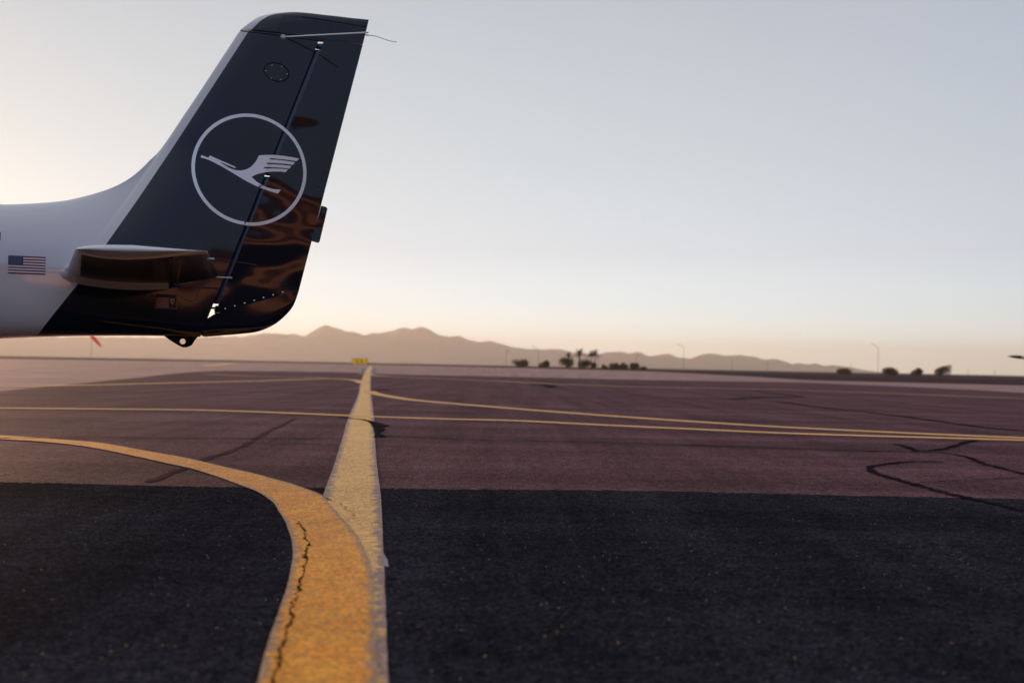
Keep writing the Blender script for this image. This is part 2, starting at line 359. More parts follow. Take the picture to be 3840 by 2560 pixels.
M_mtn = simple('mountain rock', (0.11, 0.075, 0.07), 0.95, noise=0.35, nscale=0.004)
M_wall = simple('tan corrugated wall', (0.85, 0.40, 0.22), 0.7, noise=0.15, nscale=0.6)
M_wallb = simple('brown hangar wall', (0.12, 0.045, 0.03), 0.7, noise=0.2, nscale=0.5)
M_opening_shade = simple('dark hangar opening', (0.012, 0.012, 0.014), 0.8)
M_roof = simple('grey metal roof', (0.2, 0.19, 0.2), 0.6)

def translucent(m, col, fac):
    t = m.node_tree; b = t.nodes['Principled BSDF']; o = [x for x in t.nodes if x.type == 'OUTPUT_MATERIAL'][0]
    tr = N(t, 'ShaderNodeBsdfTranslucent'); tr.inputs[0].default_value = (*col, 1); mx_ = N(t, 'ShaderNodeMixShader'); mx_.inputs[0].default_value = fac
    t.links.new(b.outputs[0], mx_.inputs[1]); t.links.new(tr.outputs[0], mx_.inputs[2]); t.links.new(mx_.outputs[0], o.inputs[0])
translucent(M_orange, (1.0, .2, .04), .75)
for m_, c_ in ((M_shrub, (.20, .13, .03)), (M_shrubd, (.14, .09, .02)), (M_frond, (.10, .07, .02))): translucent(m_, c_, .4)
# ------------------------------------------------------------------ ground sheets
def sheet(name, near, far, tcols, z, mat, parent=None, kind=None):
    """sheet between Y = near(t) and Y = far(t), where t = x / Y"""
    v, f = [], []; rows = None
    for t in tcols:
        a, b = near(t), far(t)
        ys = sorted(set([a, b]+[y for y in (62.0, 150.0) if a < y < b]))
        # fixed row count: a .. 62 .. 150 .. b
        ys = [a, min(max(62.0, a), b), min(max(150.0, a), b), b]
        for y in ys: v.append((t*y, y, G(t*y, y)+z))
    n = len(tcols)
    for i in range(n-1):
        for j in range(3): f.append((i*4+j, i*4+j+1, (i+1)*4+j+1, (i+1)*4+j))
    return v, f
def interp_edge(pts):
    g = sorted([tuple(gp(x, y)) for x, y in pts], key=lambda p: p[0]/p[1])
    ts = [p[0]/p[1] for p in g]; Ys = [p[1] for p in g]
    return lambda t: float(np.interp(t, ts, Ys))
TC = list(np.linspace(-4, 4, 321))
gv, gf = sheet('ground', lambda t: 50.0, lambda t: 9500.0, TC, 0.0, None)
mb = MB().add(gv, gf)
mb.add([(-9500, -2500, 0), (9500, -2500, 0), (9500, 50, 0), (200, 50, 0), (-200, 50, 0), (-9500, 50, 0)], [(0, 1, 2, 3, 4, 5)])
mb.add([(200, 50, 0), (9500, 50, 0), (9500, 2375, 0)], [(0, 1, 2)]); mb.add([(-200, 50, 0), (-9500, 50, 0), (-9500, 2375, 0)], [(0, 2, 1)])
ground = mb.build('ground', M_desert); tag(ground, 'dark desert soil running out to the mountains', kind='structure')

asph_far = interp_edge([(-900, 1525), (0, 1468), (179, 1451), (357, 1433), (536, 1415), (684, 1398), (804, 1390), (1071, 1392), (1369, 1398), (1476, 1404), (1800, 1410), (2400, 1424), (3012, 1434), (3840, 1473), (4600, 1510)])
conc_far = interp_edge([(-900, 1330), (0, 1345), (830, 1356), (1385, 1366), (1900, 1378), (2400, 1391), (3012, 1425), (3840, 1445), (4600, 1475)])
cv, cf = sheet('c', lambda t: 10.0, lambda t: max(conc_far(t), asph_far(t)+4), list(np.linspace(-1.2, 1.0, 111)), 0.004, None)
taxiway = mesh('taxiway', cv, cf, M_conc); tag(taxiway, 'pale concrete taxiway beyond the asphalt apron', kind='structure')
av, af = sheet('a', lambda t: 5.2, asph_far, list(np.linspace(-1.2, 1.0, 111)), 0.008, None)
mb = MB().add(av, af)
ya = 5.2
mb.add([(-1.2*ya, ya, .008), (1.0*ya, ya, .008), (60, ya, .008), (60, -75, .008), (-60, -75, .008), (-60, ya, .008)], [(0, 1, 2, 3, 4, 5)])
mb.add([(1.0*ya, ya, .008), (60, ya, .008), (60, 45, .008), (asph_far(1.0), asph_far(1.0), .008)], [(0, 1, 2, 3)])
mb.add([(-1.2*ya, ya, .008), (-60, ya, .008), (-60, 12, .008), (-1.2*asph_far(-1.2), asph_far(-1.2), .008)], [(0, 3, 2, 1)])
apron = mb.build('apron', M_asph); tag(apron, 'purple brown asphalt apron with yellow guide lines', kind='structure')
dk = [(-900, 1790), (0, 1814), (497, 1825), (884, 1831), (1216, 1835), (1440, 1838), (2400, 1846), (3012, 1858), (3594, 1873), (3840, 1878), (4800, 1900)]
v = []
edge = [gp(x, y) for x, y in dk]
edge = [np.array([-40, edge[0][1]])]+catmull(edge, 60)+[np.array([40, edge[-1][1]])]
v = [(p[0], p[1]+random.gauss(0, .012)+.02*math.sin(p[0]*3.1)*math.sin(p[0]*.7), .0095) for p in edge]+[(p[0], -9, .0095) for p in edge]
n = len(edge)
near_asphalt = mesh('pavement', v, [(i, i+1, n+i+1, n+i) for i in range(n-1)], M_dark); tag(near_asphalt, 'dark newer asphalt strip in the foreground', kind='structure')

def ribbon(name, L, Rr, z, mat, parent, ncross=6, nsub=8, jag=0.0):
    """painted stripe between two ground edges"""
    L = catmull(L, nsub); Rr = catmull(Rr, nsub); v, uv, f = [], [], []; s = 0
    for i, (a, b) in enumerate(zip(L, Rr)):
        if i: s += np.linalg.norm(a-L[i-1])
        ja, jb = random.uniform(-jag, jag), random.uniform(-jag, jag)
        w = np.linalg.norm(b-a)+1e-6
        for k in range(ncross+1):
            u = k/ncross; uu = u
            if k == 0: uu = ja/w
            if k == ncross: uu = 1+jb/w
            p = a+(b-a)*uu; v.append((p[0], p[1], G(p[0], p[1])+z)); uv.append((u, s))
    m = ncross+1
    for i in range(len(L)-1):
        for k in range(ncross): f.append((i*m+k, i*m+k+1, (i+1)*m+k+1, (i+1)*m+k))
    return mesh(name, v, f, mat, parent, uvs=uv)
def path(name, px, w, z, mat, parent, nsub=6, jag=0.0, wv=0.0):
    P = catmull([gp(x, y) for x, y in px], nsub); L, R2 = [], []
    for i, p in enumerate(P):
        t = P[min(i+1, len(P)-1)]-P[max(i-1, 0)]; t = t/(np.linalg.norm(t)+1e-9); nn = np.array([-t[1], t[0]])
        ww = w*(1+random.uniform(-wv, wv))
        e = random.uniform(-jag, jag); L.append(p+nn*(ww/2+e)); R2.append(p-nn*(ww/2-e))
    return ribbon(name, L, R2, z, mat, parent, ncross=4, nsub=1)

L0 = [((1212-.3447*(3900-1861)), 3900, 1427+.0588*(3900-1861)), (971, 2560, 1456), (1092, 2210, 1443), (1212, 1861, 1427), (1250, 1755, 1414), (1283, 1649, 1406), (1308, 1565, 1402), (1343, 1481, 1392.5), (1351, 1439, 1390.5), (1363, 1405, 1391), (1371, 1390, 1392.5), (1383, 1372, 1397)]
ribbon('painted_line', [gp(a, y) for a, y, b in L0], [gp(b, y) for a, y, b in L0], .0115, M_yold, apron, 10, 10, 0.0012)['label'] = 'wide faded straight yellow guide line'
L1 = [((690, 3900), (1500, 3900)), ((970, 2560), (1414, 2560)), ((1018, 2384), (1407, 2384)), ((1052, 2287), (1404, 2280)), ((1081, 2195), (1401, 2195)), ((1096, 2110), (1384, 2119)), ((1098, 2077), (1359, 2060)), ((1092, 2035), (1334, 2014)), ((1079, 1993), (1292, 1963)), ((1065, 1959), (1254, 1920)), ((1044, 1925), (1228, 1889)), ((1022, 1892), (1205, 1862)), ((967, 1853), (1106, 1825)), ((912, 1831), (1050, 1809)), ((829, 1800), (940, 1779)), ((719, 1764.5), (829, 1753.5)), ((608, 1740), (700, 1723)), ((497.5, 1715), (560, 1698)), ((332, 1681.6), (380, 1666)), ((166, 1662), (190, 1650)), ((0, 1652), (0, 1637)), ((-400, 1632), (-400, 1616))]
ribbon('painted_line', [gp(*a) for a, b in L1], [gp(*b) for a, b in L1], .0135, M_ynew, apron, 10, 8, 0.0012)['label'] = 'bright yellow line curving off to the left'
path('painted_line', [(-500, 1530), (0, 1533.5), (446, 1537), (733, 1540), (1020, 1549), (1314, 1561.5), (1396, 1565), (1676, 1574), (1926, 1580), (2271, 1597), (2600, 1612), (3012, 1630), (3840, 1654), (4600, 1676)], .27, .0135, M_ythin, apron)
path('painted_line', [(1388, 1466), (1396, 1474), (1450, 1486), (1557, 1502), (1795, 1523), (2093, 1547), (2390, 1569), (2600, 1583), (3012, 1608), (3840, 1645), (4600, 1668)], .30, .0125, M_ythin, apron)
path('painted_line', [(1360, 1437), (1352, 1431), (1314, 1424), (1212, 1421), (957, 1429), (638, 1437), (319, 1445), (0, 1453), (-400, 1463)], .42, .0125, M_ythin, apron)
path('painted_line', [(1314, 1423), (1150, 1416), (1000, 1412), (900, 1409), (770, 1404)], .42, .0135, M_ythin, apron)
path('painted_line', [(1388, 1402), (1394, 1407), (1498, 1414), (1795, 1426), (2093, 1440), (2400, 1451), (3012, 1464), (3840, 1495), (4600, 1520)], .40, .0125, M_ythin, apron)
path('painted_line', [(770, 1372.5), (800, 1369.5), (835, 1366.5), (865, 1363.5)], 1.3, .012, M_ythin, taxiway)
for dx0, dx1 in ((-17, -4), (4, 17)):
    base = [((1363, 1391.5), 1404), ((1371, 1393), 1391), ((1378, 1394.5), 1380)]
    idx = 0 if dx0 < 0 else 1
    ribbon('line_border', [gp(e[idx]+dx0, y) for e, y in base], [gp(e[idx]+dx1, y) for e, y in base], .012, simple('black border paint', (0.05, 0.05, 0.06), 0.7), taxiway, 2, 4)
TARS = [([(-300, 1650), (166, 1647), (387, 1645), (663, 1647), (995, 1650), (1283, 1648)], .05),
        ([(1399, 1644), (1480, 1641), (1600, 1646), (1838, 1655), (2200, 1661), (2400, 1667), (2829, 1682), (3165, 1694), (3441, 1700), (3533, 1703), (3625, 1718), (3686, 1743), (3735, 1755), (3840, 1783), (4200, 1850)], .055),
        ([(3355, 1669), (3400, 1680), (3441, 1697)], .07), ([(3460, 1696), (3510, 1692), (3563, 1682), (3619, 1664), (3660, 1655)], .08),
        ([(3539, 1738), (3410, 1737), (3306, 1749), (3262, 1758), (3276, 1777), (3337, 1798), (3441, 1826), (3533, 1853), (3655, 1881), (3747, 1902), (3840, 1925), (4300, 2030)], .07),
        ([(3441, 1818), (3625, 1807), (3840, 1797), (4100, 1785)], .02),
        ([(2400, 1492), (2859, 1504), (3043, 1525), (3318, 1556), (3533, 1584), (3686, 1605), (3840, 1619), (4300, 1660)], .14),
        ([(2743, 1497), (2829, 1493), (2920, 1490), (3012, 1489)], .30), ([(2829, 1467), (2920, 1478), (3012, 1489)], .22),
        ([(0, 1477), (446, 1474), (893, 1472), (1326, 1482)], .07), ([(1396, 1462), (1600, 1464), (1795, 1470), (2093, 1479), (2400, 1492)], .07),
        ([(1396, 1468), (1430, 1463), (1474, 1460)], .25), ([(1985, 1440), (2050, 1446), (2070, 1455)], .5), ([(2000, 1428), (2060, 1433), (2110, 1437)], .6),
        ([(1267, 1567), (1318, 1573), (1360, 1577), (1410, 1589), (1456, 1601)], .07),
        ([(1500, 1580), (1926, 1590), (2271, 1609), (2600, 1624), (3012, 1641), (3840, 1664)], .05)]  # last entry is a dark border along the underside of a thin yellow line
for pts, w in TARS: path('tar_seam', pts, w*.72, 0.0155, M_tar, apron, nsub=12, jag=.009, wv=.6)
bl = [(1372, 1579), (1407, 1585), (1458, 1600), (1436, 1604), (1414, 1605), (1446, 1611), (1440, 1618), (1428, 1624), (1424, 1633), (1450, 1641), (1400, 1643), (1408, 1634), (1401, 1622), (1400, 1609), (1390, 1594)]
g0 = [gp(x, y) for x, y in bl]; mesh('tar_patch', [(p[0], p[1], .0165) for p in g0], [tuple(range(len(g0)))], M_tar, apron)
path('oil_stain', [(1105, 1571), (1050, 1600), (995, 1626), (912, 1676), (774, 1726), (640, 1780), (560, 1815)], .05, .0105, M_stain, apron, jag=.012, wv=.5)
# broken crack through the paint
ck = [(1120, 1966), (1126, 1974), (1135, 1990), (1145, 2001), (1148, 2015), (1151, 2035), (1155, 2060), (1151, 2077), (1151, 2106), (1145, 2136), (1140, 2161), (1128, 2203), (1122, 2235), (1115, 2270), (1098, 2300), (1098, 2325), (1090, 2350), (1081, 2376), (1073, 2414), (1064, 2438), (1056, 2460), (1052, 2498), (1035, 2548), (1005, 2620), (960, 2720)]
P = catmull([gp(x, y) for x, y in ck], 11); L, R2 = [], []; wk = jk = 0.0
for i, p in enumerate(P):
    t = P[min(i+1, len(P)-1)]-P[max(i-1, 0)]; t /= np.linalg.norm(t)+1e-9; nn = np.array([t[1], -t[0]])
    wk = .8*wk+random.gauss(0, .0035); jk = .7*jk+random.gauss(0, .003)
    w = 0.0013+abs(wk)*.6
    if random.random() < .05: w += random.uniform(.006, .014)
    L.append(p-nn*(w*.3-jk)); R2.append(p+nn*(w*.95+jk))
ribbon('paint_crack', L, R2, .0155, M_crack, apron, 1, 1)
ck2 = [(1215, 1872), (1245, 1888), (1275, 1896), (1290, 1908), (1297, 1920), (1305, 1925), (1322, 1935), (1330, 1945)]
P = catmull([gp(x, y) for x, y in ck2], 6); L, R2 = [], []
for p in P:
    w = abs(random.gauss(0, .004)); j = random.uniform(-.008, .008); L.append(p+np.array([j, w])); R2.append(p+np.array([j, -w]))
ribbon('paint_crack', L, R2, .0155, M_crack, apron, 1, 1)
ck3 = [(1100, 1822), (1150, 1842), (1212, 1868)]
P = catmull([gp(x, y) for x, y in ck3], 8); L = [p+np.array([0, .002+random.random()*.004]) for p in P]; R2 = [p-np.array([0, .002]) for p in P]
ribbon('paint_crack', L, R2, .0155, M_crack, apron, 1, 1)
# loose flake of old paint on the right edge of the line
g0 = [gp(x, y) for x, y in [(1432, 2075), (1452, 2108), (1457, 2136), (1440, 2131)]]
mesh('paint_flake', [(p[0], p[1], .0105) for p in g0], [(0, 1, 2, 3)], simple('grey paint flake', (.3, .26, .25), .7), apron)

# ------------------------------------------------------------------ mountains
def mountains(name, ridge, dist, depth, label, seed, jitter):
    r = random.Random(seed); xs = [p[0] for p in ridge]; f = pchip(xs, [p[1] for p in ridge])
    n = 260; cols = np.linspace(xs[0], xs[-1], n); rows = 13; v, fc = [], []
    ph = [r.uniform(0, 6.28) for _ in range(12)]
    for i, x in enumerate(cols):
        py = f(x)+sum(math.sin(x/(9+5*k)+ph[k])*jitter/(k+1.5) for k in range(4))
        top = at(x, py, dist)
        for j in range(rows):
            u = (j-8)/8 if j <= 8 else (j-8)/4           # -1 front foot .. 0 ridge .. 1 back foot
            hh = max(0, 1-abs(u))**1.25
            spur = sum(math.sin(x/(22+9*k)+ph[4+k]+u*3) for k in range(4))/4
            Y = dist+u*depth+(spur*depth*.18 if 0 < abs(u) < 1 else 0)
            z = max(top[2], 2)*hh*(1+0.22*spur*(abs(u) > 0.01)*(1-hh))
            if abs(u) >= .999: z = -3
            v.append((top[0]*Y/dist if False else top[0], Y, z))
    for i in range(n-1):
        for j in range(rows-1): a = i*rows+j; fc.append((a, a+1, a+rows+1, a+rows))
    o = mesh(name, v, fc, M_mtn); tag(o, label, kind='structure'); return o
RID1 = [(-2200, 1300), (-1200, 1270), (-400, 1262), (300, 1262), (700, 1266), (856, 1261), (900, 1263), (954, 1253.6), (1027, 1248), (1064, 1253.6), (1100, 1252), (1151, 1260), (1176, 1237), (1222, 1219.5), (1255, 1229), (1333, 1247), (1371, 1257), (1404, 1246), (1421, 1249), (1476, 1237), (1526, 1228), (1548, 1234), (1576, 1223.5), (1609, 1236), (1653, 1256), (1681, 1263), (1720, 1259), (1753, 1271), (1797, 1282), (1825, 1278), (1863, 1285), (1919, 1298), (1952, 1307), (2001, 1308), (2051, 1310), (2095, 1307), (2129, 1318), (2184, 1322), (2240, 1332), (2300, 1345), (2400, 1375), (2440, 1384)]
RID2 = [(1900, 1372), (2000, 1350), (2150, 1335), (2250, 1326.5), (2294, 1319), (2328, 1318), (2366, 1325), (2400, 1320.5), (2437, 1334.5), (2467, 1330), (2510, 1326.5), (2547, 1341), (2590, 1342), (2645, 1326.5), (2688, 1326), (2718, 1334), (2767, 1330), (2816, 1336), (2884, 1348), (2908, 1345), (2969, 1366), (2988, 1362), (3018, 1365), (3052, 1361.5), (3092, 1371), (3135, 1369), (3178, 1377), (3227, 1388), (3275, 1399), (3320, 1401)]
mountains('mountain', RID1, 5600, 900, 'high hazy mountain range with two summits behind the aircraft', 3, 2.0)
mountains('mountain', RID2, 5000, 500, 'lower jagged mountain ridge running out to the right', 5, 1.4)

# ------------------------------------------------------------------ the aircraft (aircraft axes: x aft, y to its right, z up)
PLANE = empty('airplane', (P0[0], P0[1], 0), PSI)
tag(PLANE, 'white light airplane with tall navy tail fin carrying a ringed crane emblem', 'airplane')
hA, hB = cp(1196, 152), cp(813, 1108)
HM = (hA[0]-hB[0])/(hA[1]-hB[1])
def hinge_x(z): return hB[0]+HM*(z-hB[1])
def qz(p): return p[0]-hinge_x(p[1])
le1, le2 = cp(897, 119), cp(638, 510); LM = (le1[0]-le2[0])/(le1[1]-le2[1])
te1, te2 = cp(1371, 127), cp(1121, 1087); TM = (te1[0]-te2[0])/(te1[1]-te2[1])
def LEx(z): return le2[0]+LM*(z-le2[1])
def TEx(z): return te2[0]+TM*(z-te2[1])
def naca(x, t):
    x = min(max(x, 0), 1); return 5*t*(0.2969*math.sqrt(x)-0.126*x-0.3516*x*x+0.2843*x**3-0.1015*x**4)
def wfin(x, z, le=None):
    l = LEx(z) if le is None else le; c = TEx(z)-l
    if x <= l: return 0.0
    return naca((x-l)/c, 0.095)+0.0018*min(1, (x-l)/(0.1*c))
# body profiles along x
top_px = [(0, 766), (83, 765), (166, 760), (243, 752), (321, 735), (387, 716), (442, 694), (497, 661), (542, 622), (563, 600), (600, 560)]
tp = [tuple(cp(*p)) for p in top_px]
fore_top = [(-7.05, 1.16), (-6.9, 1.30), (-6.5, 1.42), (-5.8, 1.52), (-5.2, 1.78), (-4.5, 1.98), (-3.8, 2.02), (-3.1, 1.90), (-2.4, 1.70), (-1.8, tp[0][1]+.05)]
ztopb = pchip([p[0] for p in fore_top]+[p[0] for p in tp]+[tp[-1][0]+.2, 1.5], [p[1] for p in fore_top]+[p[1] for p in tp]+[tp[-1][1]+.03, tp[-1][1]+.03])
bp_ = [tuple(cp(*p)) for p in [(0, 1269), (133, 1263), (332, 1258.5), (619, 1259.5), (742, 1263)]]
zbot = pchip([-7.05, -6.8, -6.2, -5, -3.6, -2.2]+[p[0] for p in bp_], [1.08, .90, .74, .66, .62, .66]+[p[1] for p in bp_])
xl = tp[0][0]
hw = pchip([-7.05, -6.85, -6.3, -5.2, -4.2, -3.2, -2.2, xl, xl+.45, xl+.9, 0.0, .6], [.06, .24, .42, .56, .60, .54, .36, .235, .180, .116, .061, .05])
zc_l, zc_r = cp(0, 1020)[1], cp(790, 1090)[1]
zcf = pchip([-7.05, -4.5, xl, 0.0, .5], [1.12, 1.22, zc_l, zc_r, zc_r])
cexp = pchip([-7.05, -2.2, xl, cp(330, 800)[0], cp(540, 800)[0], 1.2], [.5, .5, .55, .8, 1.5, 1.6])
def wbody(x, z):
    zc, zt, zb = zcf(x), ztopb(x), zbot(x)
    wf = wfin(x, z) if x > xl else 0.0
    h = hw(x)
    if z >= zc:
        t = (z-zc)/(zt-zc); bell = max(0.0, 1-t**2.4)**cexp(x) if t < 1 else 0.0
        return wf+max(h-wf, 0)*bell
    t = min((zc-z)/(zc-zb), 1)
    e = 3.3+5.5*min(max((x-xl)/.8, 0), 1)
    return h*max(0.0, 1-t**e)**(1/e)
def W(x, z): return wbody(x, z) if x <= hinge_x(z)+.0005 else max(wfin(x, z), .0025)
def surf(px, py, eps=.0015):
    off = -.05
    for _ in range(25):
        x, z = cp(px, py, off); off = .5*off-.5*(W(x, z)+eps)
    x, z = cp(px, py, off); return (x, off, z)
# silhouette top in slanted columns
sil = [np.array([x, z]) for x, z in fore_top]+[np.array(p) for p in tp[:-1]]+[cp(593, 572), cp(638, 510), cp(690, 432), cp(733, 370), cp(829, 223), cp(897, 119)]
sq = [qz(p) for p in sil]
ztop_sil = pchip(sq, [p[1] for p in sil])
seamL, seamR = cp(897, 120), cp(1196, 153)
qcap = qz(seamL)
def ztop_q(q):
    if q >= qcap: return seamL[1]+(seamR[1]-seamL[1])*(q-qcap)/(0-qcap)
    return ztop_sil(q)
qs = list(np.linspace(qz(sil[0]), qz(np.array([xl, 1.3]))-.05, 46))+list(np.linspace(qz(np.array([xl, 1.3])), qcap-.05, 110))+list(np.linspace(qcap-.045, qcap+.06, 24))+list(np.linspace(qcap+.07, 0, 46))
MV = 72
V_, loops = [], []
for q in qs:
    # bottom of this slanted column
    zb = zbot(q+hinge_x(1.0))
    for _ in range(20): zb = zbot(q+hinge_x(zb))
    zt = max(ztop_q(q), zb+.02); ids = []
    for j in range(MV+1):
        s = 0.5-0.5*math.cos(math.pi*j/MV); z = zb+(zt-zb)*s; x = q+hinge_x(z); w = wbody(x, z)
        if q < qcap and j == MV: w = 0
        if j == 0: w = 0
        ids.append((x, w, z))
    b0 = len(V_)
    V_ += [(x, -w, z) for x, w, z in ids]+[(x, w, z) for x, w, z in reversed(ids)]
    loops.append(b0)
K = 2*(MV+1); F2 = []
for i in range(len(qs)-1):
    for k in range(K): a, b = loops[i]+k, loops[i]+(k+1) % K; F2.append((a, b, b-loops[i]+loops[i+1], a-loops[i]+loops[i+1]))
e = loops[-1]
for j in range(MV): F2.append((e+j, e+j+1, e+K-2-j, e+K-1-j))
me = bpy.data.meshes.new('whole'); me.from_pydata([tuple(map(float, p)) for p in V_], [], F2)
bm = bmesh.new(); bm.from_mesh(me); bmesh.ops.remove_doubles(bm, verts=bm.verts, dist=1e-5)
bmesh.ops.dissolve_degenerate(bm, dist=1e-6, edges=bm.edges); bmesh.ops.recalc_face_normals(bm, faces=bm.faces)
bm.normal_update()
fb1, fb2 = cp(330, 757), cp(860, 900)
def is_fin(c): return c.x > fb1[0] and c.z > fb1[1]+(fb2[1]-fb1[1])*(c.x-fb1[0])/(fb2[0]-fb1[0])
bm.faces.ensure_lookup_table(); bm.verts.ensure_lookup_table()
# keep the sharp rear face out of the smooth normals
def rear(f): return f.normal.x > .9 and abs(qz((f.calc_center_median().x, f.calc_center_median().z))) < .004
rearset = {f.index for f in bm.faces if rear(f)}
vn = {}
for vt in bm.verts:
    nrm = Vector()
    for f in vt.link_faces:
        if f.index not in rearset: nrm += f.normal*f.calc_area()
    vn[vt.index] = nrm.normalized() if nrm.length else vt.normal.copy()
def submesh(name, sel):
    idx = {}; vv, ff, sm = [], [], []
    for f in bm.faces:
        if not sel(f): continue
        ff.append([idx.setdefault(q.index, len(idx)) for q in f.verts]); sm.append(f.index not in rearset)
    inv = {b: a for a, b in idx.items()}
    vv = [tuple(bm.verts[inv[i]].co) for i in range(len(idx))]
    m = bpy.data.meshes.new(name); m.from_pydata(vv, [], ff)
    for p, s in zip(m.polygons, sm): p.use_smooth = s
    cn = []
    for p in m.polygons:
        for li in p.loop_indices:
            vi = m.loops[li].vertex_index
            cn.append(tuple(vn[inv[vi]]) if sm[p.index] else tuple(p.normal))
    m.normals_split_custom_set(cn)
    return link(name, m, M_body, PLANE)
fuselage = submesh('fuselage', lambda f: not is_fin(f.calc_center_median()))
fin = submesh('vertical_fin', lambda f: is_fin(f.calc_center_median()))
bm.free(); bpy.data.meshes.remove(me)

def patch(name, pairs, wfn, mat, parent, rows=16, smooth=True, close=None):
    """closed two-sided skin; pairs of local (x,z): lower point, upper point"""
    v, f, lo = [], [], []
    for i, (a, b) in enumerate(pairs):
        a, b = np.array(a), np.array(b); ids = []
        for j in range(rows+1):
            s = j/rows; p = a+(b-a)*s; ids.append((p[0], max(wfn(p[0], p[1], i/(len(pairs)-1), s), 0.0), p[1]))
        lo.append(len(v)); v += [(x, -w, z) for x, w, z in ids]+[(x, w, z) for x, w, z in reversed(ids)]
    k2 = 2*(rows+1)
    for i in range(len(pairs)-1):
        for k in range(k2): a, b = lo[i]+k, lo[i]+(k+1) % k2; f.append((a, b, b-lo[i]+lo[i+1], a-lo[i]+lo[i+1]))
    for e in (lo[0], lo[-1]):
        for j in range(rows): f.append((e+j, e+j+1, e+k2-2-j, e+k2-1-j))
    o = mesh(name, v, f, mat, parent, smooth, weld=1e-5)
    if smooth:
        o.data.set_sharp_from_angle(angle=rad(40))
    return o
# rudder: skin aft of the hinge nose
GAP = .030
low1, low2 = cp(807, 1178), cp(1121, 1088)
def zseam(x): return low1[1]+(low2[1]-low1[1])*(x-low1[0])/(low2[0]-low1[0])
pr = []
for u in np.linspace(0, 1, 40):
    # slanted lines from the lower seam to the upper seam
    zb = zseam(low1[0]+.02+(low2[0]-low1[0]-.02)*u); xb = low1[0]+.02+(low2[0]-low1[0]-.02)*u
    zt = cp(1215, 154)[1]; xt = hinge_x(zt)+GAP+(TEx(zt)-hinge_x(zt)-GAP)*u
    if u == 0: xb = hinge_x(zb)+GAP
    pr.append(((xb, zb), (xt, zt)))
rudder = patch('rudder', pr, lambda x, z, i, s: max(wfin(x, z), .0022), M_rud, PLANE, rows=44)
# rounded hinge nose in three runs, leaving open notches at the hinges
def zpx(y): return cp(hx_px(y), y)[1]
def hx_px(y): return 1196+(813-1196)*(y-152)/(1108-152)
nv = MB()
for ya_, yb_ in ((168, 180), (194, 655), (670, 1138)):
    z0, z1 = zpx(yb_), zpx(ya_); pts = []
    v, f = [], []; nn_ = 14; rs = 30
    for i in range(rs+1):
        z = z0+(z1-z0)*i/rs; hx = hinge_x(z); w = wfin(hx, z)*.93
        for k in range(nn_+1):
            a = math.pi*k/nn_; v.append((hx+GAP+.004-math.sin(a)*(GAP+.010), -math.cos(a)*w, z))
    for i in range(rs):
        for k in range(nn_): a = i*(nn_+1)+k; f.append((a, a+1, a+nn_+2, a+nn_+1))
    nv.add(v, f)
nv.build('hinge_nose', M_nose, rudder, smooth=True)
for yy in (187, 662):
    z = zpx(yy); hx = hinge_x(z)
    MB().box((hx+.012, 0, z-.006), (.05, .012, .010)).build('hinge_bracket', M_seam, rudder)
z = zpx(1147); hx = hinge_x(z)
hb = MB().box((hx+.012, 0, z-.012), (.05, .016, .012)); hb.tube([(hx+.018, 0, z-.045), (hx+.022, 0, z+.002)], .007, 8); hb.tube([(hx+.018, 0, z-.030), (hx+.019, 0, z-.022)], .012, 6)
hb.build('hinge_bracket', M_seam, rudder)
# overhanging horn and fibreglass cap
lowc = [(901, 114), (944, 119.5), (1000, 126), (1062, 134), (1120, 142), (1215, 153), (1260, 153), (1310, 153), (1366, 153)]
upc = [(901, 113), (957, 71), (1008, 54), (1071, 46.5), (1122, 46.5), (1212, 56), (1262, 61), (1318, 68), (1383, 75)]
ztr = cp(1215, 154)[1]+.003; lowl = [cp(*p) for p in lowc[:6]]+[np.array([cp(1215, 154)[0]+(TEx(ztr)-cp(1215, 154)[0])*k, ztr]) for k in (.33, .66, 1)]
lc = catmull(lowl, 6); uc = catmull([cp(*p) for p in upc], 6)
le_cap = sorted([(cp(*p)[1], cp(*p)[0]) for p in [(901, 113.5), (912, 100), (925, 89), (957, 71), (1008, 54), (1071, 46.5)]])
def wcap(x, z, i, s):
    l = float(np.interp(z, [p[0] for p in le_cap], [p[1] for p in le_cap]))
    w = wfin(x, z, min(l, LEx(seamL[1])+.01) if s < .2 else l)
    return max(w*math.sqrt(max(0, 1-s**5)), .0012 if x > l+.3 else 0)
horn = patch('rudder_horn', list(zip(lc, uc)), wcap, M_cap, PLANE, rows=24)
# moulded lower tip of the rudder
lowb = [(748, 1251), (757, 1259), (774, 1262), (840, 1257), (907, 1251.5), (967, 1243), (1023, 1220), (1067, 1186), (1100, 1146), (1121, 1090)]
upb = [(768, 1200), (788, 1189), (807, 1178), (860, 1163), (907, 1149.5), (957, 1135), (1010, 1120), (1060, 1105.6), (1095, 1096), (1121, 1088)]
lb = catmull([cp(*p) for p in lowb], 5); ub = catmull([cp(*p) for p in upb], 5)
def wtip(x, z, i, s):
    w = .052*(1-i)**.8+.0028
    w *= math.sqrt(max(0, 1-(1-i*14)**2)) if i < 1/14 else 1
    return max(w*math.sqrt(max(0, 1-(1-s)**9)), .0)
rtip = patch('rudder_tip', list(zip(lb, ub)), wtip, M_navy, PLANE, rows=18)
# trim tab
tb = [cp(*p) for p in [(1204, 772), (1222, 776), (1228, 783), (1199, 905), (1194, 911), (1168, 904)]]
mbt = MB(); nt_ = len(tb)
mbt.add([(p[0], -.004, p[1]) for p in tb]+[(p[0], .004, p[1]) for p in tb], [tuple(range(nt_)), tuple(range(2*nt_-1, nt_-1, -1))]+[(i, (i+1) % nt_, nt_+(i+1) % nt_, nt_+i) for i in range(nt_)])
mbt.build('trim_tab', M_rud, rudder)
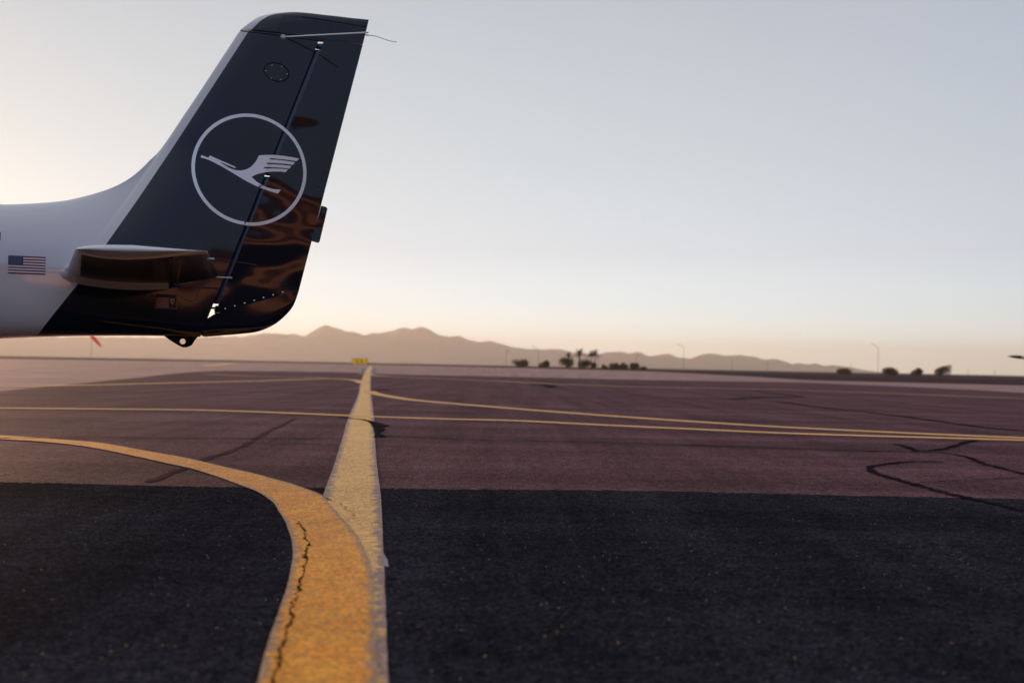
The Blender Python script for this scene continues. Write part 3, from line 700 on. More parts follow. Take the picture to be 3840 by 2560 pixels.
# tail tie-down under the stinger
td = [(612, 1257), (640, 1277), (669, 1295), (685, 1302), (699, 1302), (708, 1299), (719, 1294), (732, 1274), (742, 1262), (741, 1240), (640, 1240)]
tdl = [cp(*p) for p in td]; hc = cp(685, 1280); hr = 10.5*6/3840
bm = bmesh.new()
def ring_plate(outer, hole, y):
    vo = [bm.verts.new((p[0], y, p[1])) for p in outer]; vh = [bm.verts.new((p[0], y, p[1])) for p in hole]
    es = [bm.edges.new((vo[i], vo[(i+1) % len(vo)])) for i in range(len(vo))]+[bm.edges.new((vh[i], vh[(i+1) % len(vh)])) for i in range(len(vh))]
    bmesh.ops.triangle_fill(bm, edges=es, use_beauty=True); return vo, vh
hole = [(hc[0]+hr*math.cos(a), hc[1]+hr*math.sin(a)) for a in np.linspace(0, 2*math.pi, 24, endpoint=False)]
a1, h1 = ring_plate(tdl, hole, -.012); a2, h2 = ring_plate(tdl, hole, .012)
for S1, S2 in ((a1, a2), (h1, h2)):
    for i in range(len(S1)): bm.faces.new((S1[i], S1[(i+1) % len(S1)], S2[(i+1) % len(S1)], S2[i]))
bmesh.ops.recalc_face_normals(bm, faces=bm.faces)
me = bpy.data.meshes.new('tie_down'); bm.to_mesh(me); bm.free(); link('tie_down', me, M_nose2, PLANE)

# ---- decals that follow the skin
def decal_poly(name, polys, mat, parent, maxlen=9, eps=.0016, conv=lambda p: p):
    bm = bmesh.new()
    for poly in polys:
        vs_ = [bm.verts.new((*conv(p), 0)) for p in poly]; bm.faces.new(vs_)
    bm.normal_update(); bmesh.ops.triangulate(bm, faces=bm.faces, quad_method='BEAUTY', ngon_method='BEAUTY')
    for _ in range(9):
        ed = [e_ for e_ in bm.edges if e_.calc_length() > maxlen]
        if not ed: break
        bmesh.ops.subdivide_edges(bm, edges=ed, cuts=1, use_grid_fill=False); bmesh.ops.triangulate(bm, faces=bm.faces)
    for vt in bm.verts: vt.co = surf(vt.co.x, vt.co.y, eps)
    for fc in bm.faces:
        fc.normal_update()
        if fc.normal.y > 0: fc.normal_flip()
    me = bpy.data.meshes.new(name); bm.to_mesh(me); bm.free()
    for p in me.polygons: p.use_smooth = True
    return link(name, me, mat, parent)
def decal_strip(name, pts, w, mat, parent, eps=.0013, n=10, closed=False):
    P = catmull(pts, n) if n > 1 else [np.array(p, float) for p in pts]
    v, f = [], []; m = len(P)
    for i in range(m):
        t = (P[(i+1) % m]-P[i-1]) if closed else (P[min(i+1, m-1)]-P[max(i-1, 0)]); t = t/(np.linalg.norm(t)+1e-9); nn = np.array([-t[1], t[0]])
        for s in (-.5, 0, .5): v.append(surf(*(P[i]+nn*s*w), eps))
    for i in range(m if closed else m-1):
        j = (i+1) % m
        for k in range(2): f.append((i*3+k, i*3+k+1, j*3+k+1, j*3+k))
    return mesh(name, v, f, mat, parent)
c3 = lambda p: (650+p[0]/3.1367, 380+p[1]/3.1367)
crane = [(330, 633), (416, 665), (428, 638), (580, 705), (735, 773), (728, 787), (640, 752), (557, 716), (554, 721), (620, 762), (680, 793), (735, 811), (790, 815), (850, 805), (900, 780), (940, 745), (970, 708), (990, 673), (1008, 636), (1090, 632), (1170, 631), (1260, 638), (1360, 652), (1478, 673), (1452, 705), (1380, 694), (1280, 682), (1180, 673), (1135, 671), (1127, 685), (1240, 690), (1340, 703), (1433, 718), (1403, 750), (1300, 735), (1200, 727), (1103, 723), (1094, 739), (1200, 743), (1300, 751), (1390, 763), (1364, 793), (1280, 783), (1180, 777), (1070, 775), (1060, 792), (1160, 790), (1260, 794), (1348, 803), (1320, 834), (1250, 826), (1170, 826), (1090, 833), (1010, 850), (960, 868), (920, 889), (970, 938), (1030, 978), (1100, 1013), (1180, 1034), (1265, 1040), (1230, 1086), (1150, 1062), (1050, 1027), (960, 990), (880, 950), (800, 905), (700, 843), (600, 785), (500, 730), (420, 692), (370, 674), (322, 661)]
decal_poly('crane_emblem', [crane], M_logo, PLANE, conv=c3)
# ring: traced as a true circle on the fin's plane
pc = [cp(*c3(p), -.045) for p in [(228, 770), (1556, 850), (870, 170), (925, 1438)]]
rc = ((pc[0][0]+pc[1][0])/2, (pc[2][1]+pc[3][1])/2); rr = ((pc[1][0]-pc[0][0])/2+(pc[2][1]-pc[3][1])/2)/2
v, f = [], []
for i in range(160):
    a = 2*math.pi*i/160
    for k in range(3):
        r_ = rr+(k-1)*.0098; x, z = rc[0]+r_*math.cos(a), rc[1]+r_*math.sin(a); v.append((x, -(W(x, z)+.0016), z))
for i in range(160):
    j = (i+1) % 160
    for k in range(2): f.append((i*3+k, i*3+k+1, j*3+k+1, j*3+k))
mesh('emblem_ring', v, f, M_logo, PLANE, smooth=True)
# flag on the fuselage side
TL, TR, BL, BR = map(np.array, ((31.4, 957.1), (171.5, 963.6), (29.9, 1025.2), (170, 1030.6)))
def fl(u, v_): return (TL*(1-u)+TR*u)*(1-v_)+(BL*(1-u)+BR*u)*v_
v, f, mi = [], [], []
us = list(np.linspace(0, .4, 6))+list(np.linspace(.4, 1, 8))[1:]
for r_ in range(13):
    for q_ in range(len(us)-1):
        b0 = len(v)
        v += [surf(*fl(us[q_], r_/13)), surf(*fl(us[q_+1], r_/13)), surf(*fl(us[q_+1], (r_+1)/13)), surf(*fl(us[q_], (r_+1)/13))]
        f.append((b0, b0+1, b0+2, b0+3)); mi.append(2 if (r_ < 7 and us[q_+1] <= .401) else (0 if r_ % 2 == 0 else 1))
for r_ in range(9):
    for c_ in range(6 if r_ % 2 == 0 else 5):
        u = .4*((c_+.5)/6 if r_ % 2 == 0 else (c_+1)/6); w_ = (7/13)*(r_+.75)/9.5; b0 = len(v)
        ce = fl(u, w_)
        v += [surf(ce[0]+1.25*math.cos(a), ce[1]+1.25*math.sin(a), .0028) for a in np.linspace(0, 2*math.pi, 7)[:-1]]; f.append(tuple(range(b0, b0+6))); mi.append(1)
me = bpy.data.meshes.new('flag_decal'); me.from_pydata([tuple(map(float, p)) for p in v], [], f)
for p, i in zip(me.polygons, mi): p.material_index = i
link('flag_decal', me, [M_red, M_fwhite, M_fblue], PLANE)
decal_poly('registration_letter', [[(-40, 868), (2.5, 870), (1.5, 902), (-40, 901)]], M_navy, PLANE)
# access panel with six screws
pcx, pcy = 1037, 271
o = decal_strip('access_panel', [(pcx+46.5*math.cos(a)+.0, pcy+34*math.sin(a)+8*math.cos(a)) for a in np.linspace(0, 2*math.pi, 48, endpoint=False)], 4.5, M_seam, PLANE, n=1, closed=True)
def screw(px, py, r, mat, parent, name='screw'):
    c = np.array(surf(px, py, .001)); v, f = [], []; n = 8
    for k in range(n): a = 2*math.pi*k/n; v.append((c[0]+r*math.cos(a), c[1], c[2]+r*math.sin(a)))
    for k in range(n): a = 2*math.pi*k/n; v.append((c[0]+.6*r*math.cos(a), c[1]-.5*r, c[2]+.6*r*math.sin(a)))
    f = [(k, (k+1) % n, n+(k+1) % n, n+k) for k in range(n)]+[tuple(range(n, 2*n))]
    return mesh(name, v, f, mat, parent, smooth=True)
for x, y in [(1020.6, 245.5), (1056, 250.5), (995.6, 266.5), (1077, 278.3), (1017, 294), (1052.5, 299)]: screw(x, y, .0048, M_brass, o)
for x, y in [(844, 1158), (880, 1147.5), (917, 1137), (953, 1127), (988, 1116.5), (1023.6, 1106), (1060, 1096)]: screw(x, y, .0058, M_steel, rudder)
# rivet rows pressed in the rudder skin (one part)
RM = {}
def rivets(a, b, n, r=.0024):
    if r not in RM:
        RM[r] = bpy.data.meshes.new('rivet'); RM[r].from_pydata([(r*math.cos(t), -.0012, r*math.sin(t)) for t in np.linspace(0, 2*math.pi, 7)[:-1]]+[(0, -.0022, 0)], [], [(k, (k+1) % 6, 6) for k in range(6)]); RM[r].materials.append(M_seam)
    for i in range(n):
        p = np.array(a)+(np.array(b)-np.array(a))*i/max(n-1, 1); o = link('rivet', RM[r], None, rudder); o.location = surf(p[0], p[1], 0)
rivets((1330, 200), (1218, 640), 18); rivets((1218, 640), (1195, 700), 5, .004); rivets((1185, 150), (1060, 470), 12)
rivets((1000, 690), (846, 1090), 26, .0030); rivets((1105, 452), (1235, 460), 7); rivets((1020, 685), (1170, 700), 8); rivets((940, 890), (1150, 900), 10)
# panel seams
decal_strip('panel_seam', [(901, 116), (1000, 128), (1062, 136), (1120, 144), (1213, 155)], 3.5, M_seam, PLANE)
sm = MB()
def horn_strip(pts, w):
    P = catmull(pts, 6); v = []; f = []
    for i, p in enumerate(P):
        t = P[min(i+1, len(P)-1)]-P[max(i-1, 0)]; t /= np.linalg.norm(t); nn = np.array([-t[1], t[0]])
        for s in (-.5, .5):
            off = -.02
            for _ in range(20): x, z = cp(*(p+nn*s*w), off); off = .5*off-.5*(wfin(x, z, LEx(z)-.0)+.0018)
            v.append((x, off, z))
    sm.add(v, [(2*i, 2*i+1, 2*i+3, 2*i+2) for i in range(len(P)-1)])
horn_strip([(1135, 64), (1240, 79), (1300, 89), (1376, 102)], 3.0)
horn_strip([(1042, 118), (1056, 85), (1066, 60)], 1.0); horn_strip([(1066, 60), (1135, 64)], 1.0); horn_strip([(1217, 150), (1230, 115), (1243, 85)], 1.0)
sm.build('panel_line', M_seam, horn)
decal_strip('panel_seam', [(809, 1177.5), (900, 1151.5), (1010, 1120), (1120, 1089)], 2.0, simple('seam sealant', (.03, .032, .045), .3), PLANE)
# data plate
dp = [(582, 1101), (664, 1103.5), (663, 1157), (581, 1154)]
o = decal_poly('data_plate', [dp], M_plateb, PLANE, maxlen=30, eps=.003)
decal_strip('plate_rim', dp+[dp[0]], 2.0, M_plate, o, eps=.0045, n=1)
for i in range(5): decal_poly('plate_field', [[(587, 1115+i*7.6), (633, 1116.2+i*7.6), (633, 1121.6+i*7.6), (587, 1120.4+i*7.6)]], M_plate, o, maxlen=30, eps=.0045)
decal_poly('plate_emblem', [[(638, 1119), (655, 1119), (655, 1128), (652, 1136), (646, 1142), (640, 1136)]], M_plate, o, maxlen=30, eps=.0045)
decal_poly('plate_emblem', [[(643, 1128), (654, 1122), (648, 1136)]], M_plateb, o, maxlen=30, eps=.0055)
for x, y in [(585, 1104), (661, 1106.5), (660, 1154), (584, 1151.5)]: screw(x, y, .003, M_steel, o)
# triangular access cover and static port
decal_strip('access_cover', [(655, 1097), (672, 1108), (695, 1122), (708, 1127), (722, 1127), (735, 1119), (744, 1100), (752, 1075)], 3.0, simple('cover edge', (.02, .022, .03), .2), PLANE, n=5)
decal_strip('static_port', [(558+20*math.cos(a), 1118+19*math.sin(a)) for a in np.linspace(0, 2*math.pi, 30, endpoint=False)], 2.5, simple('port edge', (.02, .02, .024), .25), PLANE, n=1, closed=True)
# lettering on the rudder
tcu = bpy.data.curves.new('lettering', 'FONT'); tcu.body = 'NO PUSH'; tcu.size = .05; tcu.resolution_u = 2
to = bpy.data.objects.new('lettering', tcu); C.objects.link(to)
dg = bpy.context.evaluated_depsgraph_get(); tm = bpy.data.meshes.new_from_object(to.evaluated_get(dg)); bpy.data.objects.remove(to)
w0 = max(vv.co.x for vv in tm.vertices); x0, z0 = cp(1023, 1065, -.02); x1, _z = cp(1078, 1065, -.02); sc_ = (x1-x0)/w0
for vv in tm.vertices:
    x, z = x0+vv.co.x*sc_, z0+vv.co.y*sc_; vv.co = (x, -(W(x, z)+.0016), z)
link('lettering', tm, M_ghost, rudder)

# ---- horizontal stabiliser (left side traced, right side mirrored)
TIP = -1.66
tip_top = [(282, 938), (292, 931), (310, 925.5), (345, 921), (405, 918.5), (500, 920), (600, 928.5), (700, 937), (779, 945)]
tip_bot = [(282, 938), (290, 946), (310, 953), (345, 961), (387, 967.5), (470, 972.5), (553, 970), (663, 960), (779, 951)]
def foil(top, bot, off, n=22):
    T = [cp(x, y, off) for x, y in top]; Bm = [cp(x, y, off) for x, y in bot]
    def rs(P): P = np.array(P); s = np.r_[0, np.cumsum(np.hypot(*np.diff(P, axis=0).T))]; s /= s[-1]; u = (np.arange(n+1)/n)**1.6; return [np.array([np.interp(a, s, P[:, 0]), np.interp(a, s, P[:, 1])]) for a in u]
    return rs(T), rs(Bm)
tt, tb_ = foil(tip_top, tip_bot, TIP)
ztip = (tt[8][1]+tb_[8][1])/2
rx0, rz0 = cp(238, 1016, -.19); rx1, rz1 = cp(676, 1060, -.19)[0]+.22, 0
n = len(tt)-1
def section(x0, x1, zc, th, dz=0.0):
    """symmetric section from x0 to x1, returned as (upper, lower) lists"""
    up, lo = [], []
    for k in range(n+1):
        s = (k/n)**1.6; x = x0+(x1-x0)*s; w = naca(s, th)*(x1-x0)+.002*s; z = zc+dz*s
        up.append(np.array([x, z+w])); lo.append(np.array([x, z-w]))
    return up, lo
rootx1 = cp(822, 1040, -.50)[0]+.02
secs = []
rootz = cp(822, 1040, -.50)[1]
root = section(rx0, rootx1, rz0, .105, rootz-rz0)
for s in np.linspace(0, 1, 14):
    y = -.10+(TIP+.10)*s
    up = [root[0][k]*(1-s)+tt[k]*s for k in range(n+1)]; lo = [root[1][k]*(1-s)+tb_[k]*s for k in range(n+1)]
    secs.append((y, up, lo))
XH0 = cp(633, 1070, -.15)[0]; XHT = cp(632, 966, TIP)[0]
def build_surface(name, secs, mat, parent, sgn=1, clipx=None, smooth=True):
    v, f = [], []; m = 2*(n+1)
    for y, up, lo in secs:
        for p in up+lo[::-1]: v.append((p[0], y*sgn, p[1]))
    for i in range(len(secs)-1):
        for k in range(m): a, b = i*m+k, i*m+(k+1) % m; f.append((a, b, b+m, a+m))
    for i in (0, len(secs)-1): f.append(tuple(i*m+k for k in range(m)))
    o = mesh(name, v, f, mat, parent, smooth, weld=1e-6)
    if smooth: o.data.set_sharp_from_angle(angle=rad(35))
    return o
def chordcut(sec, xa, xb):
    """portion of a section between xa and xb"""
    y, up, lo = sec; U = np.array(up); Lw = np.array(lo); xs = np.linspace(xa, xb, n+1)
    if xa <= U[0][0]+1e-6: xs = U[0][0]+(xb-U[0][0])*(np.arange(n+1)/n)**1.6
    return (y, [np.array([x, np.interp(x, U[:, 0], U[:, 1])]) for x in xs], [np.array([x, np.interp(x, Lw[:, 0], Lw[:, 1])]) for x in xs])
# underside: white leading edge, black panel behind it
m_, t_, b_ = new_mat('stabiliser paint'); tcn = N(t_, 'ShaderNodeTexCoord'); s_ = N(t_, 'ShaderNodeSeparateXYZ'); t_.links.new(tcn.outputs['Object'], s_.inputs[0])
ab = N(t_, 'ShaderNodeMath', operation='ABSOLUTE'); t_.links.new(s_.outputs[1], ab.inputs[0])
xA = cp(301, 1028, -.25)[0]; xB = cp(304, 958, TIP)[0]
ml = N(t_, 'ShaderNodeMapRange'); ml.inputs['From Min'].default_value = .25; ml.inputs['From Max'].default_value = -TIP; ml.inputs['To Min'].default_value = xA; ml.inputs['To Max'].default_value = xB; t_.links.new(ab.outputs[0], ml.inputs[0])
adn = N(t_, 'ShaderNodeMath', operation='ADD'); t_.links.new(ml.outputs[0], adn.inputs[0]); t_.links.new(mul_noise(t_, tcn.outputs['Object'], 40, -.004, .004, 2), adn.inputs[1])
g1 = N(t_, 'ShaderNodeMath', operation='GREATER_THAN'); t_.links.new(s_.outputs[0], g1.inputs[0]); t_.links.new(adn.outputs[0], g1.inputs[1])
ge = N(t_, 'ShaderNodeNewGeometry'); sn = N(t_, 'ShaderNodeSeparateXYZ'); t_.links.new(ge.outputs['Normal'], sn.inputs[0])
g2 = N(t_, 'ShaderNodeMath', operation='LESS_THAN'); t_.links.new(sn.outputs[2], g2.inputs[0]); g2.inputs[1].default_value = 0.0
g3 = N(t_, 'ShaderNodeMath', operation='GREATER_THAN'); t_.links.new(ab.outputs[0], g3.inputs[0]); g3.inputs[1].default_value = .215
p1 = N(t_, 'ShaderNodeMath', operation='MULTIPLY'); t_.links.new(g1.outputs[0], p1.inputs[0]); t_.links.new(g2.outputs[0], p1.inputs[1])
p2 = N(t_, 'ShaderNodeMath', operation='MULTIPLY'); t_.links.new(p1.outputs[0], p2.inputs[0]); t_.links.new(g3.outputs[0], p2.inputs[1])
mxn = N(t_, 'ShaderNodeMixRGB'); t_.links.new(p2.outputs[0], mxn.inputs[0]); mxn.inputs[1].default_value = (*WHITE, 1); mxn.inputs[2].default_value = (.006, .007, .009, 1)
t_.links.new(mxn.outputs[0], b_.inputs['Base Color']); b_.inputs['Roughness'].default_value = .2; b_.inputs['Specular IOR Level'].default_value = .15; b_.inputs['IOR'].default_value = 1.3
M_stab = m_
M_elev, _t, _b = new_mat('elevator paint'); _b.inputs['Base Color'].default_value = (.009, .009, .011, 1); gloss(_t, _b, .2, 5, .01); _b.inputs['Roughness'].default_value = .25; _b.inputs['Coat Weight'].default_value = 0
for sgn in (1, -1):
    fixed, elev = [], []
    for y, up, lo in secs:
        s = (-.10-y)/(-.10-TIP); xh = XH0+(XHT-XH0)*s
        fixed.append(chordcut((y, up, lo), up[0][0], xh))
        xt = up[-1][0]
        if y < -.16:
            lim = xh+.02+max(0.0, min(1.0, (-y-.16)/.36))*(xt-xh-.02)   # inboard end cut away for the rudder
            elev.append(chordcut((y, up, lo), xh+.014, lim))
    st = build_surface('tailplane', fixed, M_stab, PLANE, sgn)
    el = build_surface('elevator', elev, M_elev, PLANE, sgn)
    # hinge spar seen in the gap
    MB().tube([(XH0+.007, -.12*sgn, (rz0+rootz)/2), (XHT+.007, (TIP+.02)*sgn, ztip)], .016, 8).build('hinge_spar', M_seam, st)
    hv = []
    for k in range(57):
        q = k/56; y = -.2+(TIP+.25)*q; xh = XH0+(XHT-XH0)*q; lo_ = elev[min(int(q*(len(elev)-1)+.5), len(elev)-1)][2]
        zz = np.interp(xh+.05, [p[0] for p in lo_], [p[1] for p in lo_])-.004; wd = .012 if k % 2 else .003
        hv += [(xh+.05-wd, y*sgn, zz), (xh+.05+.003, y*sgn, zz)]
    mesh('piano_hinge', hv, [(2*k, 2*k+1, 2*k+3, 2*k+2) for k in range(56)], M_hinge, el)
    MB().box((rootx1+.005, -.50*sgn, rootz), (.085, .05, .006)).build('balance_tab', M_white, el)
    # rounded tip cap
    cap = []
    for kk in range(9):
        a = kk/8*math.pi/2; y = TIP-.004-.085*math.sin(a); sc2 = max(math.cos(a), .02)**.75
        xm = (tt[0][0]+tt[-1][0])/2
        zm = [(tt[k][1]+tb_[k][1])/2 for k in range(n+1)]
        cap.append((y, [np.array([xm+(tt[k][0]-xm)*(.55+.45*sc2)+.02*(1-sc2), zm[k]-.002+(tt[k][1]-zm[k])*(1.0-.75*math.sin(a)**4)*.97]) for k in range(n+1)], [np.array([xm+(tb_[k][0]-xm)*(.55+.45*sc2)+.02*(1-sc2), zm[k]-.002+(tb_[k][1]-zm[k])*max(math.cos(a), .02)**1.9*.97]) for k in range(n+1)]))
    # the cap keeps its chord, only the thickness rounds away
    cap2 = []
    for kk, (y, up, lo) in enumerate(cap):
        a = kk/8*math.pi/2; e_ = .03*(1-math.cos(a))
        f0, f1 = tt[0][0]+e_*1.2, tt[-1][0]-e_*.25
        U = [np.array([f0+(f1-f0)*(tt[k][0]-tt[0][0])/(tt[-1][0]-tt[0][0]), up[k][1]]) for k in range(n+1)]
        Lw = [np.array([f0+(f1-f0)*(tb_[k][0]-tb_[0][0])/(tb_[-1][0]-tb_[0][0]), lo[k][1]]) for k in range(n+1)]
        cap2.append((y, U, Lw))
    build_surface('tailplane_tip', cap2, M_white, PLANE, sgn)
    # flared root fairing
    rings = []
    ob = [(215, 1016), (219, 1031), (229, 1043), (260, 1059), (310, 1070), (387, 1081), (470, 1087.6), (553, 1089), (632, 1085)]
    ib = [(252, 1014), (255, 1024), (266, 1033), (298, 1042.5), (345, 1052), (410, 1060), (470, 1065.5), (553, 1069), (632, 1069)]
    OB = [np.array(surf(*p, -.004)) for p in catmull(ob, 4)]
    IB = []
    for p in catmull(ib, 4):
        q = surf(*p, .065); IB.append(np.array(q))
    v, f = [], []
    prof = [(0, .04, 0), (0, 0, 0), (.25, 0.012, -.004), (.55, .012, -.003), (.85, .002, 0), (1, 0, 0), (1.0, -.02, -.003), (1.0, -.05, .012)]
    mpf = len(prof); nb = len(OB)
    for up_ in (0, 1):
        for a, b in zip(OB, IB):
            for (w_, dy, dz) in prof:
                p = a*(1-w_)+b*w_; y = p[1]+dy; z = p[2]+dz
                if up_:
                    z = 2*(OB[0][2]*(1-w_)+IB[0][2]*w_)-z; y = -(max(wbody(p[0], z), .02)*(1-w_)+(-p[1])*w_)+dy
                v.append((p[0], y*sgn, z))
    for base in (0, nb*mpf):
        for i in range(nb-1):
            for k in range(mpf-1): q0 = base+i*mpf+k; f.append((q0, q0+1, q0+mpf+1, q0+mpf))
    for k in range(mpf-1): f.append((k, k+1, nb*mpf+k+1, nb*mpf+k))
    q0 = (nb-1)*mpf
    for k in range(mpf-1): f.append((q0+k, q0+k+1, nb*mpf+q0+k+1, nb*mpf+q0+k))
    fo = mesh('root_fairing', v, f, M_white, PLANE, True, weld=1e-6); fo.data.set_sharp_from_angle(angle=rad(32))
# static wicks and the tail antenna
def wire(name, pts, r, mat, parent, n=6): return MB().tube(catmull(pts, 5), r, n).build(name, mat, parent, True)
def c3d(px, py, off): x, z = cp(px, py, off); return (x, off, z)
w1 = wire('static_wick', [c3d(803, 971.5, TIP+.1), c3d(850, 975, TIP+.1), c3d(905, 984, TIP+.1), c3d(963, 994.5, TIP+.1)], .0022, M_black, PLANE)
wire('wick_sleeve', [c3d(778, 969.5, TIP+.1), c3d(790, 970.2, TIP+.1), c3d(804, 971.5, TIP+.1)], .0042, M_lgrey, w1)
w2 = wire('static_wick', [c3d(1380, 133, 0), c3d(1410, 137, .01), c3d(1445, 149, .02), c3d(1470, 156, .02), c3d(1489, 158.5, .02)], .0018, M_black, PLANE)
wire('wick_sleeve', [c3d(1369, 131, 0), c3d(1375, 132, 0), c3d(1382, 133.3, 0)], .004, M_lgrey, w2)
an = wire('antenna', [c3d(1062, 139.5, -.045), c3d(1170, 133.5, -.17), c3d(1280, 128, -.30), c3d(1381, 122.5, -.42)], .0046, M_rod, PLANE)
bs = np.array(surf(1062, 140, .0)); MB().tube([bs+(0, .01, 0), bs+(.0, -.006, 0), bs+(.002, -.02, 0)], [.017, .015, .010], 12).build('antenna_base', M_lgrey, an)
an2 = wire('antenna', [c3d(1062, 139.5, .045), c3d(1170, 133.5, .17), c3d(1280, 128, .30), c3d(1381, 122.5, .42)], .0034, M_lgrey, PLANE); an2.hide_render = False

# ---- rest of the airplane, ahead of the picture's left edge
for sgn in (1, -1):
    ws = []
    for s in np.linspace(0, 1, 16):
        y = -(.35+5.35*s); c0 = 1.45-.72*s; x0 = -4.75+.22*s; ws.append((y, *section(x0, x0+c0, .80+.42*s, .15-.02*s)))
    build_surface('wing', ws, M_white, PLANE, sgn); ws = [(ws[-1][0]-.004, ws[-1][1], ws[-1][2])]
    for kk in range(1, 7):
        a = kk/6*math.pi/2; c0 = .73*(.35+.65*math.cos(a)); x0 = -4.53+.30*math.sin(a); ws.append((-(5.70+.16*math.sin(a)), *section(x0, x0+c0, 1.22+.03*math.sin(a), .13*max(math.cos(a), .05))))
    build_surface('wing_tip', ws, M_nose2, PLANE, sgn)
    leg = MB().tube([(-4.0, -.3*sgn, .72), (-3.95, -1.0*sgn, .52), (-3.93, -1.32*sgn, .22)], [.05, .045, .04], 8).build('landing_leg', M_white, PLANE, True)
    wh = MB(); wh.tube([(-3.93, -1.26*sgn, .19), (-3.93, -1.40*sgn, .19)], .19, 20); wo = wh.build('wheel', M_black, PLANE)
    sp_ = MB().tube([(-4.35, -1.33*sgn, .26), (-4.25, -1.33*sgn, .27), (-3.95, -1.33*sgn, .29), (-3.6, -1.33*sgn, .27), (-3.3, -1.33*sgn, .26)], [.02, .12, .15, .10, .02], 14).build('wheel_fairing', M_white, PLANE, True)
MB().tube([(-6.2, 0, .8), (-6.35, 0, .25)], .035, 8).build('nose_leg', M_white, PLANE, True)
MB().tube([(-6.35, -.06, .17), (-6.35, .06, .17)], .17, 18).build('wheel', M_black, PLANE)
MB().tube([(-7.4, 0, 1.12), (-7.33, 0, 1.12), (-7.2, 0, 1.12), (-7.04, 0, 1.12)], [.005, .07, .13, .16], 16).build('spinner', M_white, PLANE, True)
for k in range(3):
    a = 2*math.pi*k/3+.4; MB().tube([(-7.15, .1*math.cos(a), 1.12+.1*math.sin(a)), (-7.15, .5*math.cos(a), 1.12+.5*math.sin(a)), (-7.15, .95*math.cos(a), 1.12+.95*math.sin(a))], [.03, .06, .015], 6).build('propeller_blade', M_black, PLANE, True)
for sgn in (1, -1):
    v, f = [], []
    for i in range(11):
        for j in range(7):
            x = -5.0+1.9*i/10; zt = ztopb(x)-.12; zb = min(1.42, zt-.05); z = zb+(zt-zb)*j/6; v.append((x, -sgn*(wbody(x, z)+.004), z))
    for i in range(10):
        for j in range(6): a = i*7+j; f.append((a, a+1, a+8, a+7))
    mesh('cabin_window', v, f, M_glass, PLANE, True)

# a second airplane of the same type, only its wing tip reaching into the picture on the right
tipw = at(3797, 1351, 30.0)
SECOND = copy_tree(PLANE); th = rad(84)
lx_, ly_ = -4.25, 5.86
SECOND.location = (tipw[0]-(lx_*math.cos(th)-ly_*math.sin(th)), tipw[1]-(lx_*math.sin(th)+ly_*math.cos(th)), 0); SECOND.rotation_euler = (0, 0, th)
SECOND['label'] = 'second parked airplane, only a dark wing tip showing at the right edge'

# ------------------------------------------------------------------ far furniture and plants
def ground_at(px, Y):
    d = ray(px, 1370); x = d[0]*Y; return np.array([x, Y, G(x, Y)])
# taxiway sign
g = ground_at(1349.5, 152.0); sw, sh = 55*152/FPX, 18.5*152/FPX
SIGN = empty('taxiway_sign', tuple(g), rad(-7)); tag(SIGN, 'low yellow taxiway sign with black lettering at end of guide line', 'sign')
zt = at(1350, 1344, 152)[2]-g[2]; zb = max(zt-.80, .05)
MB().box((0, 0, (zt+zb)/2), (sw, .22, zt-zb)).build('sign_panel', M_sign, SIGN)
fr = MB()
for zz in (zt+.012, zb-.02): fr.box((0, 0, zz), (sw+.10, .26, .05))
for s in (-1, 1): fr.box((s*(sw/2+.025), 0, (zt+zb)/2), (.05, .26, zt-zb-.02))
fr.build('sign_frame', simple('sign frame', (.10, .07, .05), .6), SIGN)
for s in (-.38, 0, .38): MB().box((s*sw, 0, zb/2-.2), (.07, .07, zb+.32)).build('sign_leg', M_pole, SIGN)
tcu = bpy.data.curves.new('sign_lettering', 'FONT'); tcu.body = '\u2190 A'; tcu.body = 'E A'; tcu.size = .72; tcu.extrude = .01; tcu.align_x = 'CENTER'
to = bpy.data.objects.new('sign_lettering', tcu); C.objects.link(to)
dg = bpy.context.evaluated_depsgraph_get(); tm = bpy.data.meshes.new_from_object(to.evaluated_get(dg)); bpy.data.objects.remove(to)
for vv in tm.vertices: vv.co = (vv.co.x*1.05, -.125-vv.co.z, zb+.12+vv.co.y)
link('sign_lettering', tm, M_signb, SIGN)
# windsock
Yw = 210.0; g = ground_at(341, Yw); WS = empty('windsock', tuple(g)); tag(WS, 'orange windsock hanging limp from a thin pole under the tail', 'windsock')
pt = at(341, 1256, Yw)-g; MB().tube([(0, 0, -.05), (0, 0, pt[2])], [.045, .035], 8).build('pole', M_pole, WS)
sk = []
for x, y, r in ((342, 1257, .40), (351, 1267, .36), (362, 1279, .31), (371, 1289, .26), (379, 1298, .2)): p = at(x, y, Yw)-g; sk.append((p, r))
MB().tube([s[0] for s in sk], [s[1] for s in sk], 12, cap=False).build('sock', M_orange, WS, True)
